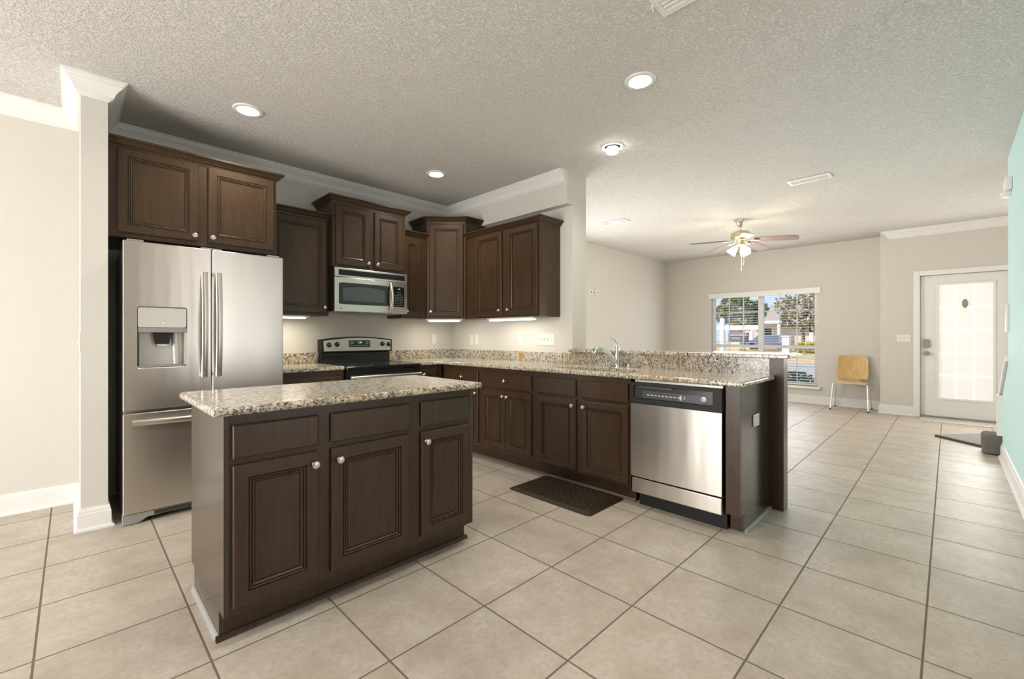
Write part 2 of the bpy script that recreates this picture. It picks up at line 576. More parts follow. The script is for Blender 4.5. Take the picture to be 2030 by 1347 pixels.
CROWN = [(o_, H - d_) for o_, d_ in ((0, 0.116), (0.009, 0.116), (0.012, 0.108), (0.019, 0.106), (0.020, 0.099), (0.027, 0.096), (0.029, 0.086), (0.036, 0.070), (0.047, 0.052), (0.058, 0.040), (0.066, 0.034), (0.067, 0.026), (0.074, 0.023), (0.077, 0.013), (0.086, 0.011), (0.086, 0.0), (0, 0.0))]
BASE = [(0, 0), (0.030, 0), (0.028, 0.012), (0.016, 0.020), (0.015, 0.100), (0.011, 0.104), (0.012, 0.116), (0.008, 0.122), (0.007, 0.134), (0, 0.136)]
struct('trim_1', MB().sweep([(XL, YB), (0.037, YB), (0.037, 3.70), (0.158, 3.70), (0.158, YB), (3.295, YB), (3.295, 2.56)], CROWN), TRIM,
       'white crown moulding around the kitchen ceiling', 'crown moulding', smooth=True)
struct('trim_2', MB().rings([[(8.70 - o_, 0.73 - 1.15 * (0.086 - o_), z_) for o_, z_ in CROWN], [(8.70 - o_, -1.45, z_) for o_, z_ in CROWN]]), TRIM, 'white crown moulding above the front door', 'crown moulding', smooth=True)
struct('baseboard_left', MB().sweep([(XL, YB), (0.037, YB), (0.037, 3.70), (0.158, 3.70), (0.158, YB)], BASE), TRIM, 'white baseboard along left wall and around the wall stub', 'baseboard', smooth=True)
struct('baseboard_far', MB().sweep([(3.62, 4.30), (9.05, 4.30), (9.05, 0.74), (8.70, 0.74), (8.70, 0.365)], BASE), TRIM, 'white baseboard under the living room window', 'baseboard', smooth=True)
struct('baseboard_right', MB().sweep([(6.36, -0.37), (2.6, -0.37)], BASE), TRIM, 'white baseboard along the teal wall', 'baseboard', smooth=True)
mb = MB().box(6.38, 6.47, -0.50, -0.335, 0.20, 0.60)
mb.prism([(6.47, 0.60), (6.47, 0.635), (5.80, 1.00), (5.80, 0.955), (6.38, 0.62)], -0.50, -0.350, 'y')
struct('trim_3', mb, TRIM, 'white stair trim post and sloped cap ending the teal wall', 'stair trim')
mb = MB().box(6.39, 6.67, -1.42, -0.235, 0, 0.2)
tag(mb.obj('stair_step', CARPET, bevel=0.035, seg=4), 'grey carpeted bottom stair step at foot of teal wall', 'stair step')

# ------------------------------------------------------------------ window with blind
w = tag(MB().holed([(WY0, WZ0), (WY1, WZ0), (WY1, WZ1), (WY0, WZ1)],
                   [[(WY0 + 0.05, WZ0 + 0.05), (2.45, WZ0 + 0.05), (2.45, WZ1 - 0.05), (WY0 + 0.05, WZ1 - 0.05)],
                    [(2.535, WZ0 + 0.05), (WY1 - 0.05, WZ0 + 0.05), (WY1 - 0.05, WZ1 - 0.05), (2.535, WZ1 - 0.05)]], 9.10, 9.17, 'x').obj('window_1', TRIM),
        'double white window with grilles looking onto the street', 'window', kind='structure')
for y0, y1 in ((WY0 + 0.05, 2.45), (2.535, WY1 - 0.05)):
    MB().box(9.105, 9.15, y0, y1, 0.945, 1.005).obj('meeting_rail', TRIM, w)
    MB().box(9.133, 9.137, y0 + 0.002, y1 - 0.002, WZ0 + 0.052, WZ1 - 0.052).obj('window_pane', GLASS, w)
    gm = MB()
    for k in (1, 2):
        yy = y0 + (y1 - y0) * k / 3
        gm.box(9.126, 9.132, yy - 0.008, yy + 0.008, WZ0 + 0.051, 0.944)
        gm.box(9.126, 9.132, yy - 0.008, yy + 0.008, 1.006, WZ1 - 0.051)
    gm.box(9.126, 9.132, y0 + 0.001, y1 - 0.001, 1.62, 1.636)
    gm.box(9.126, 9.132, y0 + 0.001, y1 - 0.001, 0.62, 0.636)
    gm.obj('window_grille', TRIM, w)
MB().prism([(WY0 - 0.05, 0.255), (WY1 + 0.05, 0.255), (WY1 + 0.05, 0.30), (WY0 - 0.05, 0.30)], 8.985, 9.10, 'x').obj('window_sill', TRIM, w, bevel=0.006)
b = thing('window_blind', 'white open slat blind hanging in the living room window', 'blind', (9.06, 2.485, 0.31))
MB().box(-0.035, -0.01, WY0 - 2.485 - 0.05, WY1 - 2.485 + 0.05, 1.60, 1.70).obj('valance', TRIM, b, bevel=0.004)
sm = MB()
z = 0.05
while z < 1.58:
    sm.prism([(-0.004, z - 0.0045), (0.040, z + 0.0015), (0.040, z + 0.0042), (-0.004, z - 0.0018)], WY0 - 2.485 + 0.006, -0.004, 'y')
    sm.prism([(-0.004, z - 0.0045), (0.040, z + 0.0015), (0.040, z + 0.0042), (-0.004, z - 0.0018)], 0.004, WY1 - 2.485 - 0.006, 'y')
    z += 0.046
sm.obj('slats', TRIM, b)
MB().box(0.0, 0.036, WY0 - 2.485 + 0.006, WY1 - 2.485 - 0.006, 0.005, 0.022).obj('bottom_rail', TRIM, b)
lm = MB()
for yy in (-0.75, -0.30, 0.30, 0.75):
    lm.box(-0.0055, -0.0045, yy - 0.0012, yy + 0.0012, 0.02, 1.6)
lm.obj('ladder_cords', TRIM, b)
MB().tube([(-0.02, -0.78, 1.6), (-0.02, -0.78, 1.0)], 0.004, 6).obj('pull_cord', DGREY, b)
MB().lathe([(0.004, 0.0), (0.014, 0.01), (0.016, 0.06), (0.004, 0.08)], (-0.02, -0.78, 0.93), 'z', 8).obj('cord_tassel', DGREY, b)

# ------------------------------------------------------------------ front door
d = tag(MB().holed([(-0.605, 0.025), (0.29, 0.025), (0.29, 2.04), (-0.605, 2.04)], [[(-0.445, 0.27), (0.12, 0.27), (0.12, 1.92), (-0.445, 1.92)]], 8.735, 8.78, 'x').obj('door_1', DOORPAINT, bevel=0.003),
        'white front door with a tall frosted glass panel', 'front door', kind='structure')
cm = MB()
for y0, y1, z0, z1 in ((0.296, 0.366, 0, 2.115), (-0.68, -0.61, 0, 2.115), (-0.61, 0.296, 2.045, 2.115)):
    cm.box(8.68, 8.70, y0, y1, z0, z1)
cm.obj('door_casing', TRIM, d, bevel=0.004)
gm = MB()
for y0, y1, z0, z1 in ((0.10, 0.125, 0.265, 1.925), (-0.45, -0.425, 0.265, 1.925), (-0.425, 0.10, 0.265, 0.29), (-0.425, 0.10, 1.90, 1.925)):
    gm.box(8.722, 8.79, y0, y1, z0, z1)
gm.obj('glass_frame', TRIM, d, bevel=0.004)
MB().box(8.755, 8.765, -0.424, 0.099, 0.291, 1.899).obj('door_glass', FROST, d)
gm = MB()
for k in (1, 2):
    yy = 0.10 - 0.525 * k / 3
    gm.box(8.746, 8.754, yy - 0.007, yy + 0.007, 0.291, 1.899)
for k in range(1, 5):
    zz = 0.29 + 1.61 * k / 5
    gm.box(8.745, 8.7545, -0.424, 0.099, zz - 0.007, zz + 0.007)
gm.obj('glass_grille', mat('daylit glass bar', (0.80, 0.79, 0.765), 0.3, emit=(1.0, 0.98, 0.94), estr=0.36), d)  # bars glow a little too, daylight put in as emission
MB().prism(rrect(0.190, 0.266, 1.0, 1.125, 0.018), 8.712, 8.735, 'x').obj('keypad_lock', GREYPL, d, bevel=0.004)['label'] = 'grey keypad deadbolt'
MB().lathe([(0.033, 0), (0.033, 0.006), (0.012, 0.010), (0.012, 0.030), (0.027, 0.040), (0.029, 0.052), (0.018, 0.062)], (8.735, 0.228, 0.922), 'x', 20, -1).obj('door_knob', GREYPL, d, smooth=True)
MB().box(8.722, 8.735, 0.205, 0.285, 2.015, 2.035).obj('door_sensor', WHITEPL, d, bevel=0.003)
MB().box(8.69, 8.80, -0.60, 0.29, 0.0, 0.022).obj('door_sill', GREYPL, d)
o = MB().lathe([(0.012, 0), (0.029, 0.002), (0.030, 0.008), (0.022, 0.014)], (0, 0, 0), 'x', 20, -1).obj('door_ornament', GREYPL, smooth=True)
o.scale = (1, 1, 2.1)
o.location = (8.7445, -0.16, 1.625)
tag(o, 'small dark grey oval ornament hanging on front door glass', 'door ornament')
tag(MB().prism(rrect(8.28, 8.675, -0.66, 0.285, 0.05), 0.0, 0.008, 'z').obj('entry_mat', MOSAIC), 'pale flecked mat lying against the front door', 'mat')
e1, e2 = Vector((-0.707, -0.707)), Vector((0.76, -0.65))
A = Vector((7.108, 0.115))
B = A + e1 * 0.50
pts = [A, B, B + e2 * 0.8, A + e2 * 0.8]
r = thing('floor_rug', 'grey rug turned cornerwise behind the carpeted stair step', 'rug', (A.x, A.y, 0))
MB().prism([(p.x - A.x, p.y - A.y) for p in pts], 0.0, 0.022, 'z').obj('rug_border', RUGEDGE, r)
cen = sum((p for p in pts), Vector((0, 0))) / 4
MB().prism([(p.x - A.x + (cen.x - p.x) * 0.03, p.y - A.y + (cen.y - p.y) * 0.03) for p in pts], 0.0225, 0.028, 'z').obj('rug_pile', RUG, r)


# ------------------------------------------------------------------ cabinets
DOORP = [(0, -0.0145), (0.002, -0.0175), (0.006, -0.020), (0.050, -0.020), (0.0512, -0.0125), (0.0536, -0.0125), (0.0550, -0.0180), (0.0605, -0.0170), (0.0617, -0.0110), (0.0640, -0.0110), (0.0654, -0.0155), (0.0725, -0.0125), (0.0738, -0.0060), (0.0756, -0.0060), (0.0772, -0.0085)]
SLABP = [(0, -0.0135), (0.002, -0.0165), (0.006, -0.019)]


def knob(parent, u, w_, v=-0.020):
    mb = MB().lathe([(0.008, 0.0), (0.008, 0.003), (0.0055, 0.006), (0.0055, 0.014), (0.013, 0.019), (0.0155, 0.023), (0.0155, 0.027), (0.012, 0.0295), (0.004, 0.030)], (u, v, w_), 'y', 20, -1)
    return mb.obj('knob', NICKEL, parent, smooth=True)


def front(root, kind, u0, u1, w0, w1, kn=None):
    nm = 'door' if kind == 'door' else 'drawer'
    o = MB().panel(u0, u1, w0, w1, DOORP if kind == 'door' else SLABP, -0.0005).obj(nm, WOOD, root)
    if kn:
        knob(o, kn[0], kn[1], -0.020 if kind == 'door' else -0.019)
    return o


def carcass(root, wd_, dp, z0, z1, top=True, panels=None):
    """sides, bottom, back (and top) of a cabinet box behind its face frame"""
    mb = MB()
    t_ = 0.018
    mb.box(0.0, t_, 0.0195, dp, z0, z1).box(wd_ - t_, wd_, 0.0195, dp, z0, z1)
    mb.box(t_, wd_ - t_, 0.0195, dp, z0, z0 + t_).box(t_, wd_ - t_, dp - 0.012, dp, z0 + t_, z1 - t_)
    if top:
        mb.box(t_, wd_ - t_, 0.0195, dp, z1 - t_, z1)
    return mb.obj('carcass', WOOD, root)


def base_cabinet(label, loc, rz, wd_, dp, fronts, toe=True, name='base_cabinet', group=None):
    r = thing(name, label, 'cabinet', loc, rz, group)
    carcass(r, wd_, dp, 0.115, 0.878, top=False)
    ff = MB().box(0, wd_, 0, 0.019, 0.115, 0.878)
    ff.obj('face_frame', WOOD, r, bevel=0.001, seg=1)
    if toe:
        MB().box(0, wd_, 0.075, 0.093, 0, 0.1145).obj('toe_kick', WOOD, r)
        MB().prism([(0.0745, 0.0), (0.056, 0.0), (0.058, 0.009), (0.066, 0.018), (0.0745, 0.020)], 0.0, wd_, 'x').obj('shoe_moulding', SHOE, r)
    for f_ in fronts:
        front(r, *f_)
    return r


CCROWN = [(0, 0), (0.004, 0), (0.006, 0.010), (0.014, 0.014), (0.022, 0.022), (0.034, 0.038), (0.040, 0.042), (0.048, 0.046), (0.048, 0.058), (0, 0.058)]


def wall_cabinet(label, loc, rz, wd_, dp, ht, fronts, crown_path, name='wall_cabinet', group=None):
    r = thing(name, label, 'cabinet', loc, rz, group)
    carcass(r, wd_, dp, 0.0, ht)
    MB().box(0, wd_, 0, 0.019, 0.0, ht).obj('face_frame', WOOD, r, bevel=0.001, seg=1)
    for f_ in fronts:
        front(r, *f_)
    MB().sweep(crown_path, [(o_, ht - 0.002 + z_) for o_, z_ in CCROWN]).obj('crown_moulding', WOOD, r)
    return r


PRZ = R(-90)      # turned to face -x
# island
isl = thing('kitchen_island', 'dark wood island with three drawers above three doors, standing free in front', 'island', (0.401, 1.925, 0))
IW, ID = 1.212, 0.622
ff = MB().box(0.019, IW - 0.019, 0, 0.019, 0.115, 0.878)
ff.obj('face_frame', WOOD, isl)
for k, u0 in enumerate((0.0, IW - 0.018)):
    MB().prism([(0.0, 0.115), (0.0, 0.878), (ID, 0.878), (ID, 0.105), (ID - 0.065, 0.105), (ID - 0.065, 0.0), (0.075, 0.0), (0.075, 0.115)], u0, u0 + 0.018, 'x').obj('side_panel', VENEER, isl)
MB().box(0.0185, IW - 0.0185, ID - 0.02, ID - 0.002, 0.105, 0.878).obj('back_panel', WOOD, isl)
MB().box(0.0185, IW - 0.0185, 0.0195, ID - 0.021, 0.115, 0.133).obj('bottom_panel', WOOD, isl)
MB().box(0.0185, IW - 0.0185, 0.075, 0.093, 0, 0.1145).obj('toe_kick', WOOD, isl)
mb = MB().prism([(0.0745, 0.0), (0.058, 0.0), (0.060, 0.009), (0.067, 0.018), (0.0745, 0.020)], -0.012, IW + 0.012, 'x')
mb.obj('shoe_moulding', WOOD, isl)
MB().prism([(-0.0005, 0.0), (-0.014, 0.0), (-0.012, 0.009), (-0.006, 0.018), (-0.0005, 0.020)], 0.0755, ID - 0.066, 'y').obj('shoe_moulding', GREYPL, isl)['label'] = 'pale grey shoe strip'
for (x0, x1, kx) in ((0.428, 0.745, 0.724), (0.800, 1.193, 0.830), (1.262, 1.578, 1.285)):
    front(isl, 'drawer', x0 - 0.401, x1 - 0.401, 0.712, 0.840)
    front(isl, 'door', x0 - 0.401, x1 - 0.401, 0.147, 0.686, (kx - 0.401, 0.636))
o = MB().prism([(0.357, 1.888), (1.660, 1.888), (1.660, 2.585), (0.357, 2.585)], 0.879, 0.912, 'z').obj('island_worktop', GRAN, bevel=0.014, seg=5)
tag(o, 'speckled cream granite slab on top of the free standing island', 'worktop')

# sink run (faces -x): local u = y_left - y
YL = 4.37
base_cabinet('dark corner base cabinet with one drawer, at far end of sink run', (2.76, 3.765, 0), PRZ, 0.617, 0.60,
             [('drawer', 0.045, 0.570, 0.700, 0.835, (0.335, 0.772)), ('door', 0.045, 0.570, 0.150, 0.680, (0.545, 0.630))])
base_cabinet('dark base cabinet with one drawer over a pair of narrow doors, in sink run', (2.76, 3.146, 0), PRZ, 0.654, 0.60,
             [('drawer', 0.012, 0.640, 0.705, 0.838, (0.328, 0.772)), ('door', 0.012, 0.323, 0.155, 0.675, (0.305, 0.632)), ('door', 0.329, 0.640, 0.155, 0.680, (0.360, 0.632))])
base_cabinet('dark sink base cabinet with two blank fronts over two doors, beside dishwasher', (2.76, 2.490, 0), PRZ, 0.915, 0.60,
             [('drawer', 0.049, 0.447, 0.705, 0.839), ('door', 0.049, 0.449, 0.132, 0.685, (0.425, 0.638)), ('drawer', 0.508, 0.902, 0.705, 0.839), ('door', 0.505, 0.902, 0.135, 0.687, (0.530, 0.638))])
# end panel beyond the dishwasher and cladding of the half wall end
ep = thing('end_panel', 'dark wood end panel closing the peninsula beside dishwasher', 'end panel', (2.76, 0.945, 0), PRZ)
MB().box(0.0, 0.080, 0.0, 0.019, 0.115, 0.878).obj('face_stile', WOOD, ep)
MB().box(0.0, 0.061, 0.08, 0.098, 0.0, 0.1145).obj('toe_kick', WOOD, ep)
MB().prism([(0.0195, 0.115), (0.0195, 0.878), (0.598, 0.878), (0.598, 0.0), (0.080, 0.0), (0.080, 0.115)], 0.0615, 0.080, 'x').obj('side_panel', VENEER, ep)
MB().prism([(0.0805, 0.0), (0.096, 0.0), (0.094, 0.009), (0.088, 0.018), (0.0805, 0.020)], 0.080, 0.600, 'y').obj('shoe_moulding', GREYPL, ep)['label'] = 'pale grey shoe strip'
cl = MB().box(3.362, 3.3795, 0.782, 0.8645, 0.0, 1.0245)
cl.box(3.3795, 3.462, 0.782, 0.7995, 0.0, 1.0245)
tag(cl.obj('wall_cladding', WOOD), 'dark wood cladding wrapped round the end of the half wall under the bar', 'cladding')

# back run
base_cabinet('dark base cabinet with one drawer between refrigerator and range', (1.145, 3.76, 0), 0, 0.538, 0.61,
             [('drawer', 0.020, 0.510, 0.705, 0.828), ('door', 0.020, 0.510, 0.140, 0.680, (0.485, 0.635))])
base_cabinet('narrow dark base cabinet with one full door, right of the range', (2.456, 3.775, 0), 0, 0.285, 0.59,
             [('door', 0.018, 0.205, 0.140, 0.832, (0.045, 0.785))])

# worktops, splashbacks and bar
SINK = rrect(2.855, 3.185, 1.63, 2.38, 0.10, 6)
wt = MB().holed([(2.456, 4.368), (2.456, 3.742), (2.728, 3.742), (2.728, 0.832), (3.358, 0.832), (3.358, 4.368)], [SINK], 0.879, 0.912, 'z')
tag(wt.obj('worktop', GRAN, bevel=0.011, seg=4), 'speckled granite worktop with the sink cut into it', 'worktop')
o = MB().box(1.142, 1.684, 3.738, 4.368, 0.879, 0.912).obj('worktop', GRAN, bevel=0.011, seg=4)
tag(o, 'short granite worktop between refrigerator and range', 'worktop')
sp_ = MB().box(1.142, 1.684, 4.3685, 4.3895, 0.88, 1.012)
tag(sp_.obj('splashback', GRAN), 'low granite splashback left of the range', 'splashback')
sp_ = MB().box(2.456, 3.357, 4.3685, 4.3895, 0.88, 1.012)
sp_.box(3.3585, 3.3795, 2.56, 4.3895, 0.88, 1.012)
tag(sp_.obj('splashback', GRAN), 'low granite splashback running round the kitchen corner', 'splashback')
sp_ = MB().box(3.3585, 3.3795, 0.866, 2.5595, 0.88, 1.0245)
tag(sp_.obj('splashback', GRAN), 'granite splashback behind sink under the raised bar', 'splashback')
o = MB().box(3.30, 3.66, 0.737, 2.546, 1.0255, 1.054).obj('bar_top', GRAN, bevel=0.007, seg=3)
tag(o, 'raised granite bar top on the half wall behind sink', 'bar top')

# wall cabinets
wall_cabinet('wide dark wall cabinet with two doors above the refrigerator', (0.162, 3.765, 1.815), 0, 0.978, 0.62, 0.578,
             [('door', 0.041, 0.466, 0.028, 0.572, (0.445, 0.065)), ('door', 0.527, 0.956, 0.028, 0.572, (0.550, 0.065))],
             [(0.0, 0.0), (0.978, 0.0), (0.978, 0.62)])
wall_cabinet('dark wall cabinet with one wide door between refrigerator and microwave', (1.145, 4.085, 1.362), 0, 0.540, 0.30, 0.885,
             [('door', 0.040, 0.515, 0.024, 0.870, (0.492, 0.075))], [(0.0, 0.0), (0.540, 0.0)])
wall_cabinet('dark wall cabinet with two doors above the microwave', (1.690, 4.01, 1.822), 0, 0.760, 0.376, 0.596,
             [('door', 0.027, 0.357, 0.018, 0.570, (0.337, 0.055)), ('door', 0.410, 0.717, 0.018, 0.570, (0.432, 0.055))],
             [(0.0, 0.376), (0.0, 0.0), (0.760, 0.0), (0.760, 0.376)])
wall_cabinet('narrow dark wall cabinet squeezed between microwave and corner cabinet', (2.455, 4.085, 1.366), 0, 0.308, 0.30, 0.875,
             [('door', 0.020, 0.212, 0.024, 0.845, (0.042, 0.075))], [(0.0, 0.0), (0.308, 0.0)])
# diagonal corner cabinet
s2 = math.sqrt(0.5)
cor = thing('corner_cabinet', 'tall dark corner wall cabinet with one door set diagonally', 'cabinet', (2.77, 4.083, 1.366), R(-45))


def cl_(x, y):    # world to the cabinet's own axes
    dx, dy = x - 2.77, y - 4.083
    return (dx * s2 - dy * s2, dx * s2 + dy * s2)


CW = math.hypot(0.303, 0.303)
body = [cl_(*p) for p in ((2.77, 4.083), (3.073, 3.78), (3.377, 3.78), (3.377, 4.386), (2.77, 4.386))]
MB().prism(body, 0.0, 1.064, 'z').obj('carcass', WOOD, cor)
MB().box(0.0, CW, -0.019, -0.0005, 0.0, 1.064).obj('face_frame', WOOD, cor)
dd = MB().panel(0.030, CW - 0.026, 0.022, 1.035, [(a_, b_ - 0.019) for a_, b_ in DOORP], -0.0195).obj('door', WOOD, cor)
knob(dd, 0.050, 0.075, -0.039)
MB().sweep([cl_(2.77, 4.386), (0, -0.010), (CW, -0.010), cl_(3.377, 3.78)], [(o_, 1.062 + z_) for o_, z_ in CCROWN]).obj('crown_moulding', WOOD, cor)
wall_cabinet('dark wall cabinet with two doors on the side wall, end panel showing', (3.075, 3.778, 1.362), PRZ, 1.078, 0.303, 0.880,
             [('door', 0.177, 0.580, 0.024, 0.873, (0.555, 0.075)), ('door', 0.654, 1.058, 0.024, 0.873, (0.680, 0.075))],
             [(0.0, 0.0), (1.078, 0.0), (1.078, 0.303)])

# ------------------------------------------------------------------ refrigerator
fr = thing('refrigerator', 'stainless steel refrigerator with French doors, water dispenser and bottom freezer', 'refrigerator', (0.22, 3.587, 0))
FW = 0.914
MB().box(0.008, FW - 0.008, 0.082, 0.765, 0.03, 1.745).obj('body', GREYPL, fr, bevel=0.004)
o = MB().holed([(0.0, 0.712), (0.456, 0.712), (0.456, 1.770), (0.0, 1.770)], [rrect(0.068, 0.319, 0.978, 1.360, 0.012, 4)], 0.0, 0.076, 'y').obj('door', STEEL, fr, bevel=0.006, seg=3)
dl = o
drr = MB().box(0.462, FW, 0.0, 0.076, 0.712, 1.770).obj('door', STEEL, fr, bevel=0.006, seg=3)
fz = MB().box(0.0, FW, 0.0, 0.076, 0.070, 0.694).obj('freezer_drawer', STEEL, fr, bevel=0.006, seg=3)
# dispenser
MB().prism(rrect(0.070, 0.317, 1.232, 1.358, 0.010, 4), 0.001, 0.05, 'y').obj('control_panel', SILVER, dl, bevel=0.002)['label'] = 'pale silver dispenser panel'
MB().box(0.070, 0.317, 0.004, 0.05, 1.200, 1.231).obj('panel_lip', GREYPL, dl)
ln = MB().box(0.069, 0.318, 0.062, 0.074, 0.980, 1.199)
ln.obj('dispenser_recess', SILVER, dl)
MB().box(0.069, 0.078, 0.004, 0.0615, 0.990, 1.199).obj('recess_side', DGREY, dl)
MB().box(0.309, 0.318, 0.004, 0.0615, 0.990, 1.199).obj('recess_side', SILVER, dl)
MB().tube([(0.268, 0.05, 0.992), (0.262, 0.05, 1.199)], 0.018, 12).obj('recess_column', SILVER, dl, smooth=True)
MB().prism([(0.145, 1.199), (0.240, 1.199), (0.228, 1.125), (0.157, 1.125)], 0.012, 0.055, 'y').obj('ice_chute', BLACK, dl, bevel=0.004)
MB().prism([(0.165, 1.124), (0.220, 1.124), (0.214, 1.112), (0.171, 1.112)], 0.016, 0.045, 'y').obj('water_nozzle', SILVER, dl)
MB().box(0.070, 0.317, 0.003, 0.061, 0.980, 0.989).obj('drip_tray', GREYPL, dl)
MB().lathe([(0.003, 0), (0.003, 0.001)], (0.195, 0.001, 1.262), 'y', 8, -1).obj('indicator_light', mat('indicator', (0.9, 0.9, 0.9), 0.4, emit=(1, 1, 1), estr=1.0), dl)


def bowed(pts_fn, name, parent, rad, ratio, normal, m=STEEL, k=16):
    return MB().tube([pts_fn(i / k) for i in range(k + 1)], rad, 14, (normal, ratio)).obj(name, m, parent, smooth=True, angle=60)


for par, u in ((dl, 0.411), (drr, 0.492)):
    bowed(lambda t_, u=u: (u, -0.030 - 0.026 * math.sin(PI * t_), 0.90 + 0.71 * t_), 'handle', par, 0.019, 0.42, (0, 1, 0))
    for zz in (0.915, 1.595):
        MB().box(u - 0.013, u + 0.013, -0.030, -0.0005, zz - 0.012, zz + 0.012).obj('handle_mount', STEEL, par, bevel=0.003)
bowed(lambda t_: (0.040 + (FW - 0.08) * t_, -0.034 - 0.022 * math.sin(PI * t_), 0.637), 'handle', fz, 0.018, 0.42, (0, 1, 0))
for uu in (0.058, FW - 0.058):
    MB().box(uu - 0.012, uu + 0.012, -0.034, -0.0005, 0.626, 0.648).obj('handle_mount', STEEL, fz, bevel=0.003)
MB().prism([(0.0, 0.004), (0.075, 0.004), (0.12, 0.030), (0.20, 0.034), (FW, 0.034), (FW, 0.066), (0.0, 0.066)], 0.012, 0.078, 'y').obj('base_panel', GREYPL, fr, bevel=0.003)
gm = MB()
for k in range(3):
    gm.box(0.150, FW - 0.15, 0.008, 0.0115, 0.040 + k * 0.008, 0.0445 + k * 0.008)
gm.obj('grille', BLACKM, fr)
MB().lathe([(0.016, 0), (0.018, 0.012), (0.012, 0.03)], (0.05, 0.10, 0.0), 'z', 14).obj('foot', BLACKM, fr)
for u0, u1 in ((0.02, 0.10), (0.40, 0.52), (FW - 0.10, FW - 0.02)):
    MB().box(u0, u1, 0.02, 0.10, 1.7705, 1.783).obj('hinge_cover', GREYPL, fr, bevel=0.003)

# ------------------------------------------------------------------ range
rg = thing('range', 'stainless and black electric range with raised control panel, behind island', 'range', (1.692, 3.715, 0))
RW = 0.757
MB().box(0.003, RW - 0.003, 0.05, 0.652, 0.04, 0.872).obj('body', BLACKM, rg)
MB().box(0.0, RW, 0.0, 0.590, 0.873, 0.905).obj('cooktop', BLACK, rg, bevel=0.006, seg=3)
for cx_, cy_, rr_ in ((0.20, 0.16, 0.10), (0.56, 0.16, 0.085), (0.20, 0.43, 0.075), (0.56, 0.43, 0.10)):
    MB().rings([[(cx_ + (rr_ + e_) * math.cos(2 * PI * j / 36), cy_ + (rr_ + e_) * math.sin(2 * PI * j / 36), 0.9053) for j in range(36)] for e_ in (0.0, 0.004)], False, False).obj('burner_ring', GREYPL, rg)
MB().box(0.006, RW - 0.006, 0.012, 0.049, 0.205, 0.868).obj('oven_door', BLACK, rg, bevel=0.005)
od = [c for c in rg.children if c.name.startswith('oven_door')][0]
MB().box(0.10, RW - 0.10, 0.009, 0.0118, 0.34, 0.70).obj('oven_window', OVENGL, od)
MB().box(0.010, RW - 0.010, 0.006, 0.0117, 0.206, 0.780).obj('door_skin', STEEL, od)
MB().tube([(0.020, -0.030, 0.808), (0.15, -0.036, 0.810), (RW / 2, -0.040, 0.811), (RW - 0.15, -0.036, 0.810), (RW - 0.020, -0.030, 0.808)], 0.0135, 14).obj('handle', STEEL, od, smooth=True, angle=60)
for uu in (0.05, RW - 0.05):
    MB().box(uu - 0.010, uu + 0.010, -0.030, 0.0118, 0.800, 0.820).obj('handle_mount', BLACKM, od)
MB().box(0.006, RW - 0.006, 0.014, 0.049, 0.045, 0.200).obj('storage_drawer', STEEL, rg, bevel=0.004)
bgd = MB().box(0.010, RW - 0.010, 0.590, 0.655, 0.873, 1.010)
bgd.obj('back_panel', BLACK, rg, bevel=0.004)
top = [(0.0, 1.012), (RW, 1.012)] + [(RW * (1 - i / 16), 1.140 + 0.028 * math.sin(PI * (1 - i / 16))) for i in range(17)]
cs = MB().prism(top, 0.560, 0.655, 'y').obj('control_housing', BLACKM, rg, bevel=0.006)
inner = [(0.026, 1.026), (RW - 0.026, 1.026)] + [(0.020 + (RW - 0.04) * (1 - i / 16), 1.128 + 0.028 * math.sin(PI * (1 - i / 16))) for i in range(17)]
cp = MB().prism(inner, 0.555, 0.560, 'y').obj('control_panel', SILVER, cs)
for ku, kz in ((0.072, 1.089), (0.152, 1.094), (0.640, 1.093), (0.712, 1.088)):
    kk = MB().lathe([(0.024, 0), (0.024, 0.005), (0.017, 0.008), (0.015, 0.026), (0.010, 0.028)], (ku, 0.555, kz), 'y', 18, -1).obj('knob', BLACK, cs, smooth=True)
    MB().box(ku - 0.002, ku + 0.002, 0.5255, 0.5275, kz, kz + 0.012).obj('pointer', PRINT, kk)
cdp = MB().prism([(0.275, 1.062), (0.500, 1.062), (0.494, 1.131), (0.270, 1.131)], 0.5525, 0.5548, 'y').obj('clock_panel', BLACK, cs)
lettering('clock_digits', '1:30', 0.026, cdp, (0.385, 0.5522, 1.108), (R(90), 0, 0), GREENLED)
pm = MB()
for i in range(7):
    pm.box(0.290 + i * 0.029, 0.306 + i * 0.029, 0.5521, 0.5524, 1.074, 1.081)
for i in range(2):
    pm.box(0.283, 0.320, 0.5521, 0.5524, 1.098 + i * 0.014, 1.103 + i * 0.014)
    pm.box(0.450, 0.485, 0.5521, 0.5524, 1.098 + i * 0.014, 1.103 + i * 0.014)
pm.obj('button_print', PRINT, cdp)


def badge(parent, u, v, w_, rad):
    o = MB().lathe([(rad, 0), (rad, 0.0012), (rad * 0.86, 0.0016)], (u, v, w_), 'y', 20, -1).obj('badge', SILVER, parent, smooth=True)
    MB().rings([[(u + rad * q * math.cos(2 * PI * j / 24), v - 0.0018, w_ + rad * q * math.sin(2 * PI * j / 24)) for j in range(24)] for q in (0.70, 0.82)], False, False).obj('badge_ring', DGREY, o)
    lettering('badge_monogram', 'GE', rad * 0.85, o, (u, v - 0.0018, w_), (R(90), 0, 0), DGREY, 0.0002)
    return o


badge(cs, 0.378, 0.555, 1.044, 0.008)

